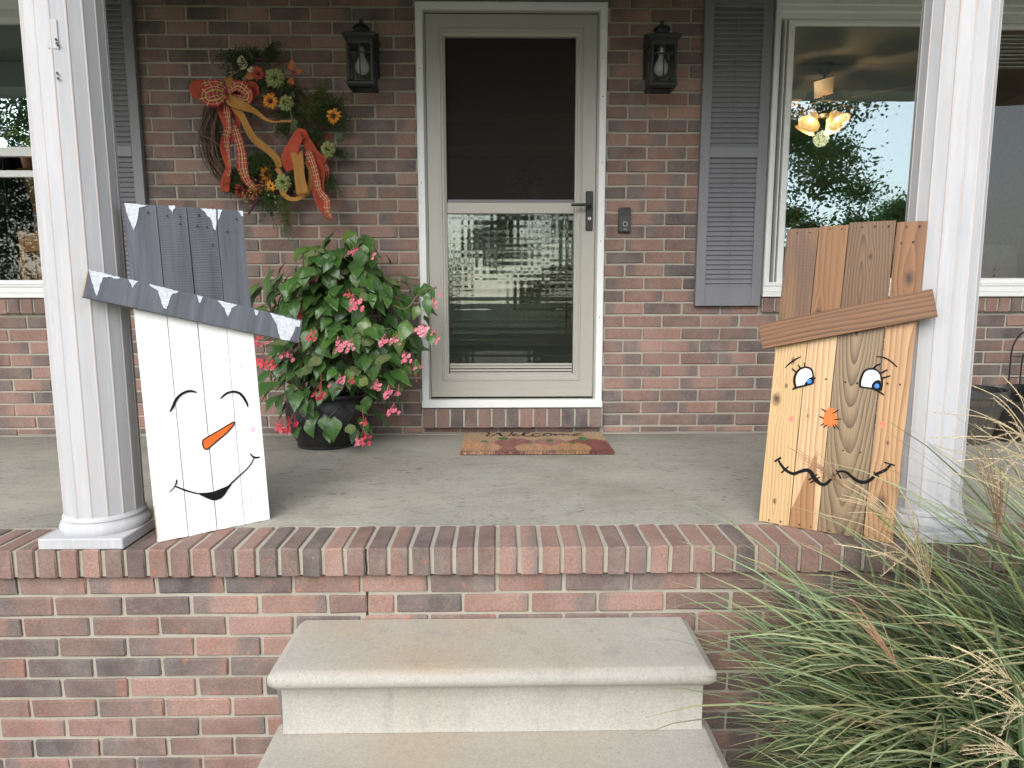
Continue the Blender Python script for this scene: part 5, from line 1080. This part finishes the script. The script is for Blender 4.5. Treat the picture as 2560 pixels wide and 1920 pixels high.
for a in (((600, 190), (250, 240), -.06, 16, .018, .010, grn), ((600, 230), (420, 330), -.07, 22, .02, .010, grn), ((680, 230), (800, 160), -.06, 26, .022, .010, grn), ((650, 220), (560, 130), -.05, 12, .015, .009, grn), ((1060, 620), (1150, 450), -.075, 46, .03, .011, grn2), ((1100, 700), (1260, 520), -.08, 46, .03, .011, grn), ((1120, 700), (1310, 700), -.08, 40, .028, .011, grn), ((1050, 700), (1000, 560), -.07, 26, .02, .010, grn2), ((1080, 760), (1080, 880), -.07, 26, .02, .010, grn), ((900, 650), (760, 640), -.06, 10, .015, .010, grn), ((860, 720), (800, 800), -.06, 14, .02, .010, grn), ((560, 1000), (800, 1010), -.07, 40, .025, .010, grn), ((600, 1060), (760, 1080), -.07, 26, .02, .010, grn), ((480, 1100), (400, 1180), -.06, 12, .02, .010, grn), ((700, 1230), (740, 1400), -.07, 26, .022, .010, grn), ((820, 1230), (880, 1600), -.075, 26, .014, .009, grn2), ((830, 1240), (850, 1450), -.075, 18, .016, .009, grn2), ((1150, 1080), (1240, 1260), -.07, 16, .014, .009, grn), ((1220, 940), (1330, 970), -.07, 12, .014, .009, grn), ((450, 1180), (400, 1260), -.06, 7, .012, .009, grn), ((950, 700), (1010, 820), -.06, 14, .016, .010, grn), ((700, 420), (620, 430), -.075, 16, .02, .011, grn), ((800, 470), (900, 430), -.075, 18, .02, .011, grn), ((900, 560), (960, 640), -.07, 18, .018, .011, grn), ((620, 1120), (560, 1060), -.07, 22, .02, .011, grn), ((900, 1150), (1010, 1100), -.07, 24, .025, .011, grn), ((560, 1180), (480, 1150), -.07, 14, .018, .010, grn)): sprig(*a)
for x, y in ((712, 1255), (760, 1265), (705, 1215), (765, 1310)): obj('hop_bud', lathe(B(), [(.001, -.008), (.005, -.003), (.0052, .003), (.002, .008)], 8), GRN, wr, rp(x, y, -.11), smooth=180)

# ---------------------------------------------------------------- things at the right end of the porch
tub = thing('barrel_planter', 'dark barrel-shaped planter on the porch right of the column', 'planter', (2.33, -.205, 0))
g = G('faux_barrel'); v = g.tc(); ang = g.math('ARCTAN2', g.sep(v)[1], g.sep(v)[0]); st_ = g.noise(g.comb(g.math('MULTIPLY', ang, 9.), g.math('MULTIPLY', g.sep(v)[2], 4.), 0.), 1.5, 4, .6)
MB = g.bsdf(g.mix(g.mr(st_, .35, .7), (.030, .029, .026), (.10, .085, .06)), .6)
obj('tub_wall', lathe(B(), [(.115, .001), (.132, .001), (.140, .05), (.158, .12), (.176, .19), (.186, .235), (.180, .235), (.170, .19), (.12, .06), (.03, .055)], 40, cap1=True), MB, tub, smooth=40)
band = plain('grey_band', (.045, .046, .045), .45)
for z0, z1, r0, r1 in ((.236, .268, .192, .196), (.172, .198, .1745, .181)): obj('hoop', lathe(B(), [(r0-.008, z0), (r0, z0), (r1, z1), (r1-.012, z1+.001), (r0-.008, z0)], 40, cap0=False, cap1=False), band, tub, smooth=40)
bin_ = thing('plastic_pot', 'shiny black plastic tub tipped against the brick wall', 'pot', (2.62, -.17, 0.0), (0, R(-14), R(6)))
obj('tub_wall', lathe(B(), [(.10, .032), (.13, .032), (.135, .05), (.165, .21), (.178, .215), (.178, .238), (.168, .238), (.16, .22), (.125, .06), (.02, .055)], 36), M['blackpl'], bin_, smooth=40)
for k in range(9): a = 2*math.pi*k/9; obj('rib', tube(B(), [(.134*math.cos(a), .134*math.sin(a), .05), (.164*math.cos(a), .164*math.sin(a), .208)], .005, 6), M['blackpl'], bin_)
tr_ = thing('wire_trellis', 'arched black wire trellis leaning on the brick wall', 'trellis', (2.80, -.05, 0))
def arch(x0, x1, z, zt, r=.0045): return tube(B(), [(x0, 0, z)]+[((x0+x1)/2+(x1-x0)/2*-math.cos(math.pi*i/12), 0, zt-.13+.13*math.sin(math.pi*i/12)) for i in range(13)]+[(x1, 0, z)], r, 6)
obj('hoop', arch(-.12, .12, .002, .56), M['black'], tr_); obj('hoop', arch(-.06, .14, .002, .50), M['black'], tr_)
for z in (.15, .30, .41): obj('crossbar', tube(B(), [(-.118, .003, z), (.118, .003, z)], .003, 5), M['black'], tr_)

# ---------------------------------------------------------------- things seen through the glass
def fan(x, y, z, lit, label):
    t = thing('ceiling_fan', label, 'ceiling fan', (x, y, z))
    dk = plain('fan_bronze', (.02, .016, .013), .4)
    obj('canopy', lathe(B(), [(.03, .19), (.07, .25), (.075, .262)], 20), dk, t); obj('rod', tube(B(), [(0, 0, .19), (0, 0, .09)], .012, 8), dk, t)
    obj('motor', lathe(B(), [(.05, -.03), (.11, -.02), (.13, .02), (.12, .06), (.05, .095)], 24), dk, t, smooth=40)
    bl = plain('fan_blade_maple', (.36, .24, .13), .45)
    for k in range(5):
        a = 2*math.pi*k/5-.75; bm = bbox(.17, .62, -.065, .065, -.004, .004, .003); bmesh.ops.rotate(bm, verts=bm.verts, cent=(0, 0, 0), matrix=Matrix.Rotation(R(12), 3, 'X')); obj('blade', bm, bl, t, (0, 0, -.005), (0, 0, a))
        obj('blade_arm', tube(B(), [(.10, 0, -.01), (.20, 0, -.006)], .012, 6), dk, t, None, (0, 0, a))
    obj('light_kit', lathe(B(), [(.02, -.12), (.05, -.10), (.05, -.03)], 20), dk, t)
    g = G('amber_shade_'+('lit' if lit else 'off')); g.bsdf(g.mix(g.noise(g.tc(), 60, 3), (.85, .55, .22), (.9, .7, .4)), .4, **({'Emission Color': (1, .58, .22, 1), 'Emission Strength': .45} if lit else {}))
    for k in range(4):
        a = math.pi/2*k+.5; bm = lathe(B(), [(.022, 0), (.030, -.012), (.042, -.045), (.060, -.085), (.082, -.105)], 20, cap1=False); o = obj('lamp_shade', bm, g.m, t, (.085*math.cos(a), .085*math.sin(a), -.10), (0, R(-38), 0), smooth=180); o.rotation_euler = Euler((0, R(-38), a), 'XYZ')
        if lit: b_ = B(); bmesh.ops.create_icosphere(b_, subdivisions=2, radius=.02); obj('bulb', b_, emis('lit_bulb', (1, .8, .5), 5), t, (.125*math.cos(a), .125*math.sin(a), -.15))
    if lit:
        ld = bpy.data.lights.new('fan_light', 'POINT'); ld.energy = 5; ld.color = (1, .68, .36); ld.shadow_soft_size = .06; lo = bpy.data.objects.new('fan_light', ld); COL.objects.link(lo); lo.parent = t; lo.location = (0, 0, -.27)
p = PY(2058, 250, 1.75); fan(p.x, p.y, 2.18, True, 'dark ceiling fan with four lit amber glass shades behind the right window')
fan(.30, 3.9, 1.98, False, 'dark ceiling fan seen dimly through the glass of the front door')
# pine chair behind the left window
pine = wood('varnished_pine', (.42, .22, .085), (.25, .10, .035), 110, .02, 0, .03, .4, 2.)
p = PY(18, 620, .30); ch = thing('pine_chair', 'pale pine chair with square posts inside the left window', 'chair', (p.x+.03, .40, .12), (0, 0, R(-30)))
for x in (0, .40):
    for y in (0, .36): obj('leg', bbox(x-.022, x+.022, y-.022, y+.022, 0, (.98 if y == 0 else .42), .003), pine, ch)
obj('top_rail', bbox(.022, .378, -.013, .013, .86, .96, .003), pine, ch); obj('low_rail', bbox(.022, .378, -.011, .011, .50, .54, .003), pine, ch); obj('seat', bbox(-.02, .42, -.02, .38, .421, .445, .004), pine, ch)
for i in range(4): obj('spindle', tube(B(), [(.09+i*.075, 0, .54), (.09+i*.075, 0, .70), (.09+i*.075, 0, .86)], [.007, .010, .008], 8), pine, ch)
p = PY(100, 525, .85); sg = thing('blue_card', 'bright blue card with black lettering inside the left window', 'card', (p.x, .85, p.z-.07))
pts = [(-.035, -.06), (.12, -.06), (.12, .06)]+[(.12-.155*i/12, .055+(.014 if i % 2 else 0)) for i in range(1, 13)]
obj('card_sheet', slab2d(B(), pts, 0, .003), plain('blue_card_stock', (.07, .30, .42), .6), sg)
cu = bpy.data.curves.new('lettering', 'FONT'); cu.body = 'Ligh'; cu.size = .05; cu.extrude = .0003; to = bpy.data.objects.new('lettering', cu); COL.objects.link(to); bpy.context.view_layer.update()
me = bpy.data.meshes.new_from_object(to.evaluated_get(bpy.context.evaluated_depsgraph_get())); bpy.data.objects.remove(to); me.materials.clear(); obj('lettering', me, ink, sg, (-.022, -.0006, -.02), (R(90), 0, 0))
obj('stand', bbox(-.01, .01, .004, .012, -(p.z-.07-.121), -.03, .001), M['black'], sg)
p = PY(2, 358, .9); lp = thing('globe_lamp', 'small bright white globe lamp inside the left window', 'lamp', (p.x, .9, .121)); h = p.z-.121
b_ = B(); bmesh.ops.create_icosphere(b_, subdivisions=3, radius=.032); obj('globe', b_, emis('lit_globe', (1, .97, .9), 6), lp, (0, 0, h)); obj('stem', tube(B(), [(0, 0, .01), (0, 0, h-.03)], .008, 8), M['black'], lp); obj('foot', lathe(B(), [(.09, 0), (.09, .008), (.01, .015)], 20), M['black'], lp)
p = PY(75, 345, 1.0); hp = thing('houseplant', 'small houseplant with yellow-green leaves inside the left window', 'plant', (p.x, 1.0, p.z-.14))
YG = plain('yellow_green_leaf', (.22, .26, .05), .5)
for k in range(14):
    a = rv.uniform(0, 6.28); r_ = rv.uniform(.02, .05); bm = B(); d = Vector((math.cos(a), math.sin(a), 0)); P = [Vector((0, 0, .06)), d*.05+Vector((0, 0, .16)), d*.12+Vector((0, 0, .15+rv.uniform(-.03, .04))), d*.17+Vector((0, 0, .08))]; s_ = Vector((-d.y, d.x, 0)); rows = [[bm.verts.new(q+s_*w_*k2) for k2 in (-1, 1)] for q, w_ in zip(spline(P, 3), (.004, .006, .008, .012, .015, .016, .014, .011, .006, .001))]
    for u, w_ in zip(rows, rows[1:]): bm.faces.new((u[0], u[1], w_[1], w_[0]))
    obj('leaf', bm, YG, hp)
obj('pot', lathe(B(), [(.05, -.06), (.07, .06), (.065, .06), (.05, .0)], 20), plain('clay_pot', (.25, .12, .07), .8), hp); obj('plant_stand', lathe(B(), [(.08, -(p.z-.14-.121)), (.06, -(p.z-.14-.121)+.01), (.02, -.3), (.06, -.075), (.09, -.061)], 16), pine, hp)
# armchair and cabinet in the right room
am = thing('armchair', 'dim taupe armchair behind the right window pane', 'armchair', (2.78, .95, .121), (0, 0, R(15)))
fab = plain('taupe_upholstery', (.15, .12, .105), .9)
obj('seat', bbox(-.34, .34, -.30, .36, .12, .44, .05, 3), fab, am, smooth=50); obj('backrest', bbox(-.34, .34, -.42, -.22, .30, .92, .06, 3), fab, am, smooth=50)
for s2 in (-1, 1): obj('armrest', bbox(s2*.36-.07, s2*.36+.07, -.35, .38, .12, .62, .05, 3), fab, am, smooth=50)
for sx in (-.3, .3):
    for sy in (-.28, .3): obj('foot', bbox(sx-.025, sx+.025, sy-.025, sy+.025, 0, .121, .004), M['black'], am)
cb = thing('display_cabinet', 'dark wooden cabinet at the back of the right-hand room', 'cabinet', (3.75, 4.25, .121))
cw = plain('dark_cherry', (.10, .035, .02), .35)
obj('carcass', bbox(-.55, .55, -.22, .3, .0, .9, .005), cw, cb); obj('hutch', bbox(-.5, .5, -.02, .3, .901, 1.75, .005), cw, cb); obj('cornice', bbox(-.55, .55, -.06, .32, 1.751, 1.81, .01), cw, cb)
for s2 in (-1, 1):
    d_ = obj('door', nest(B(), [(s2*.24-.22, s2*.24+.22, .94, 1.71, -.022), (s2*.24-.22, s2*.24+.22, .94, 1.71, -.035), (s2*.24-.17, s2*.24+.17, .99, 1.66, -.035), (s2*.24-.16, s2*.24+.16, 1.0, 1.65, -.024)]), cw, cb); b_ = B(); bmesh.ops.create_icosphere(b_, subdivisions=1, radius=.014); obj('knob', b_, plain('brass', (.5, .32, .1), .3, Metallic=1.), cb, (s2*.03, -.05, 1.3))

# ---------------------------------------------------------------- ornamental grass clump in the bed
gr = thing('ornamental_grass', 'tall arching striped grass clump with tan plumes right of the steps', 'grass plant', (1.44, -2.06, GZ))
GO = Vector((1.44, -2.06, GZ)); rg = random.Random(77)
g = G('maiden_grass_blade'); uv = g.sep(g.n('UVMap').outputs[0]); ag = g.n('Attribute', attribute_name='shade').outputs['Fac']
au = g.math('ABSOLUTE', g.math('SUBTRACT', uv[0], .5)); rib_ = g.mr(au, .07, .17, 1, 0)
c = g.ramp(ag, [(0, (.06, .125, .04)), (.3, (.12, .20, .07)), (.7, (.20, .285, .125)), (.88, (.27, .33, .12)), (.93, (.38, .29, .15)), (1, (.46, .35, .21))])
c = g.mix(g.math('MULTIPLY', rib_, g.mr(ag, .0, .9, .75, .35)), c, (.55, .60, .48)); tipm = g.mr(uv[1], .78, 1., 0, .75); c = g.mix(g.math('MULTIPLY', tipm, g.mr(g.noise(g.tc(), 3, 2), .4, .6)), c, (.40, .28, .13))
M['blade'] = g.bsdf(c, .48, **{'Specular IOR Level': .4})
vs, fs, uvs, sh = [], [], [], []
def blade(p, az, el, L, bend, wd, shade, twist=0., n=11):
    d_az = Vector((math.cos(az), math.sin(az), 0)); pos = Vector(p); o = len(vs); lean = rg.uniform(-.12, .12); hit = False
    for i in range(n+1):
        t = i/n; e = el-bend*t*t*(1.15-.15*t); dirv = d_az*math.cos(e)+Vector((0, 0, math.sin(e)))
        if i: pos = pos+dirv*(L/n)
        side = Vector((-d_az.y, d_az.x, 0)); ny = dirv.cross(side).normalized(); tw = twist*t; s2 = side*math.cos(tw)+ny*math.sin(tw)
        side_off = side*lean*L*t*t
        q = pos+side_off
        if q.z+GO.z < .03 and q.y+GO.y > -1.665: q.y = -1.665-GO.y-rg.uniform(0, .01)
        if q.z+GO.z < -.19 and q.x+GO.x < .62: hit = True
        w_ = wd*(.55+.45*min(1, t*5))*(1-max(0, (t-.45)/.55)**1.6)*.5+.0004
        vs.extend([q-s2*w_, q+ny*w_*.22*-1, q+s2*w_])
        for u_ in (0, .5, 1): uvs.append((u_, t)); sh.append(shade)
    if hit:      # would cut into the steps
        del vs[o:], uvs[o:], sh[o:]; return
    for i in range(n):
        a = o+i*3
        for k in (0, 1): fs.append((a+k, a+k+1, a+k+4, a+k+3))
for k in range(2900):
    r_ = .30*math.sqrt(rg.random()); a0 = rg.uniform(0, 6.283); p = (r_*math.cos(a0)*1.3, r_*math.sin(a0)*.75, 0)
    u_ = rg.random()
    az = math.pi+rg.gauss(0, .55) if u_ < .62 else (rg.uniform(math.pi*.9, math.pi*1.75) if u_ < .82 else rg.uniform(0, 6.283))
    steep = rg.random() < .42; el = R(rg.uniform(60, 86)) if steep else R(rg.uniform(24, 62)); L = rg.uniform(.80, 1.24) if steep else rg.uniform(.65, 1.15); bd = R(rg.uniform(48, 100)) if steep else R(rg.uniform(22, 72))
    s_ = rg.random()**1.1*.86
    if rg.random() < .05: s_ = rg.uniform(.93, 1)
    blade(p, az, el, L, bd, rg.uniform(.010, .0195), s_, rg.uniform(-.6, .6))
for k in range(200):   # upright heart of the clump and its right-hand side
    p = (rg.uniform(-.15, .45), rg.uniform(-.25, .2), 0); blade(p, rg.uniform(0, 6.283) if rg.random() < .5 else math.pi+rg.gauss(0, .5), R(rg.uniform(66, 88)), rg.uniform(.75, 1.25), R(rg.uniform(25, 80)), rg.uniform(.010, .018), rg.random()**1.1*.86, rg.uniform(-.7, .7))
for k in range(260):   # tall blades at the far right of the clump
    blade((rg.uniform(.12, .5), rg.uniform(-.25, .2), 0), math.pi+rg.gauss(0, .7), R(rg.uniform(68, 86)), rg.uniform(1.15, 1.5), R(rg.uniform(35, 85)), rg.uniform(.010, .018), rg.random()**1.1*.86, rg.uniform(-.6, .6))
for k in range(520):   # low skirt of blades spilling over the bed
    p = (rg.uniform(-.35, .2), rg.uniform(-.35, .15), 0); blade(p, math.pi+rg.gauss(0, .6), R(rg.uniform(18, 60)), rg.uniform(.45, .85), R(rg.uniform(20, 80)), rg.uniform(.009, .016), rg.random()*.7, rg.uniform(-.7, .7))
for k in range(80):   # dry lower blades
    r_ = .25*rg.random(); a0 = rg.uniform(0, 6.283); blade((r_*math.cos(a0), r_*math.sin(a0)*.7, 0), rg.uniform(2, 4.6), R(rg.uniform(10, 70)), rg.uniform(.5, 1.1), R(rg.uniform(60, 130)), rg.uniform(.004, .007), rg.uniform(.93, 1), rg.uniform(-2, 2))
me = bpy.data.meshes.new('blades'); me.from_pydata(vs, [], fs); ul = me.uv_layers.new(name='UVMap'); li = [0]*len(me.loops); me.loops.foreach_get('vertex_index', li); ul.data.foreach_set('uv', [x for i in li for x in uvs[i]])
at = me.attributes.new('shade', 'FLOAT', 'POINT'); at.data.foreach_set('value', sh); me.polygons.foreach_set('use_smooth', [True]*len(me.polygons))
tag(obj('blades', me, M['blade'], gr), kind='stuff')
TAN = plain('seed_plume', (.50, .40, .25), .9, .25, 60); TAN2 = plain('reddish_plume', (.30, .17, .10), .9, .25, 60); STK = plain('plume_stalk', (.20, .22, .08), .6)
def plume_mesh(seed, fan_, mt, fuzz):
    r = random.Random(seed); bm = B()
    for k in range(r.randint(9, 14)):
        a = r.uniform(0, 6.283); sp_ = fan_*r.uniform(.3, 1.2); L = r.uniform(.15, .26); b0 = Vector((0, 0, r.uniform(0, .10))); d = Vector((math.cos(a)*sp_, math.sin(a)*sp_, 1)).normalized()
        dr = Vector((.75, 0, -.35))*fan_; P = spline([b0, b0+d*L*.5+dr*L*.08, b0+d*L+dr*L*.45], 7); tube(bm, P, [.0012]*(len(P)-1)+[.0006], 3)
        for i, p in enumerate(P[2:]):
            for _ in range(fuzz):
                e = Vector((r.uniform(-1, 1), r.uniform(-1, 1), r.uniform(-.2, 1))).normalized(); s2 = e.orthogonal().normalized()*.0009; l = r.uniform(.006, .013); q = p+Vector((r.uniform(-.002, .002),)*3); bm.faces.new([bm.verts.new(x) for x in (q-s2, q+s2, q+e*l)])
    me = bpy.data.meshes.new('plume'); bm.to_mesh(me); bm.free(); me.materials.append(mt); return me
PLM = [plume_mesh(1, .6, TAN, 5), plume_mesh(2, .85, TAN, 7), plume_mesh(3, .38, TAN, 5), plume_mesh(4, .22, TAN2, 4)]
z17 = zoomed(1700, 1140, 2.127); z23 = zoomed(2300, 700, 2.765)
for (u, v), dep, kind, tilt, az, sc_ in ((z17(1240, 520), -2.02, 1, 35, 190, 1.0), (z17(1300, 600), -2.05, 2, 22, 205, .9), (z17(1060, 280), -1.98, 2, 48, 190, .6), (z17(830, 120), -1.95, 3, 45, 180, .62), (z17(1690, 300), -2.1, 3, 4, 180, .85), (z17(1830, 160), -2.2, 1, 25, 190, .8), (z17(1110, 1040), -2.25, 3, 30, 150, .55), (z17(1640, 1150), -2.45, 0, 68, 185, .55), (z17(1760, 1330), -2.5, 0, 66, 195, .5), (z17(1740, 1560), -2.55, 2, 55, 195, .5), (z23(740, 1060), -2.12, 1, 45, 185, .8), (z23(720, 1200), -2.12, 1, 52, 185, .8), (z23(500, 1420), -2.05, 0, 15, 180, .6)):
    p = PY(u, v, dep)-GO; a = R(az); base = p-Vector((math.cos(a)*math.sin(R(tilt)), math.sin(a)*math.sin(R(tilt)), math.cos(R(tilt))))*.10*sc_
    o = obj('plume', PLM[kind], None, gr, base, Euler((0, R(tilt), a), 'XYZ')); o.scale = (sc_,)*3
    b = Vector((rg.uniform(-.12, .15), rg.uniform(-.1, .1), 0)); md = b.lerp(base, .55)+Vector((.05, 0, .12)); obj('plume_stalk', tube(B(), spline([b, md, base+Vector((0, 0, .01))], 6), [.003]*12+[.0016], 5), STK, gr)

# ---------------------------------------------------------------- trees across the yard (behind the camera, mirrored in the windows)
g = G('maple_foliage'); c = g.mix(g.noise(g.tc(), .8, 4), (.085, .16, .055), (.15, .24, .09)); d1 = g.n('BsdfDiffuse', {'Color': c}); d2 = g.n('BsdfTranslucent', {'Color': c}); mx = g.n('MixShader', {0: .45}); g.t.links.new(d1.outputs[0], mx.inputs[1]); g.t.links.new(d2.outputs[0], mx.inputs[2]); g.t.links.new(mx.outputs[0], g.out.inputs[0]); LV = g.m; BK = plain('tree_bark', (.06, .05, .04), .9, .3, 10)
def crown_mesh(seed, h, w_, n):
    r = random.Random(seed); cl = []
    for k in range(120):
        z = h*(.10+.90*r.random()); rr = w_*math.sin(min(1, (z/h)*1.02)*math.pi)**.6*(.9 if z/h < .6 else .75); a = r.uniform(0, 6.283); f = r.random()**.5; cl.append((Vector((rr*f*math.cos(a), rr*f*math.sin(a), z)), r.uniform(.45, 1.0)))
    V, F = [], []
    for k in range(n):
        c_, s_ = cl[r.randrange(len(cl))]; p = c_+Vector((r.gauss(0, .5), r.gauss(0, .5), r.gauss(0, .4)))*s_; d = Vector((r.uniform(-1, 1), r.uniform(-1, 1), r.uniform(-1, .3))).normalized(); s2 = d.orthogonal().normalized(); l = r.uniform(.07, .14); o = len(V); V.extend([p, p+d*l*.5+s2*l*.35, p+d*l, p+d*l*.5-s2*l*.35]); F.append((o, o+1, o+2, o+3))
    me = bpy.data.meshes.new('crown'); me.from_pydata(V, [], F); me.materials.append(LV); return me, cl
for i, (x, y, h, w_, seed, n, lab) in enumerate(((8.3, -19.5, 11.6, 5.0, 1, 120000, 'leafy maple tree mirrored in the right-hand window'), (-14.5, -19, 9.0, 3.8, 2, 50000, 'broad green tree mirrored in the left window'), (-4.2, -24, 9.0, 5.2, 3, 50000, 'dark green tree mirrored in the left half of the door glass'), (3.6, -27, 9.0, 5.2, 4, 50000, 'dark green tree mirrored in the right half of the door glass'), (16.0, -24, 5.0, 3.0, 5, 25000, 'low dark tree mirrored at the right edge of the right-hand window'))):
    t = thing('yard_tree', lab, 'tree', (x, y, GZ), group='trees across the yard'); me, cl = crown_mesh(seed, h, w_, n); tag(obj('crown', me, None, t), kind='stuff')
    obj('trunk', tube(B(), [(0, 0, 0), (.05, 0, h*.25), (0, .05, h*.55), (0, 0, h*.85)], [.24, .18, .11, .03], 10), BK, t)
    for c_, s_ in cl[:12]: b = Vector((0, 0, c_.z*.55)); obj('limb', tube(B(), [b, b.lerp(c_, .5)+Vector((0, 0, .2)), c_], [.07, .045, .015], 6), BK, t)
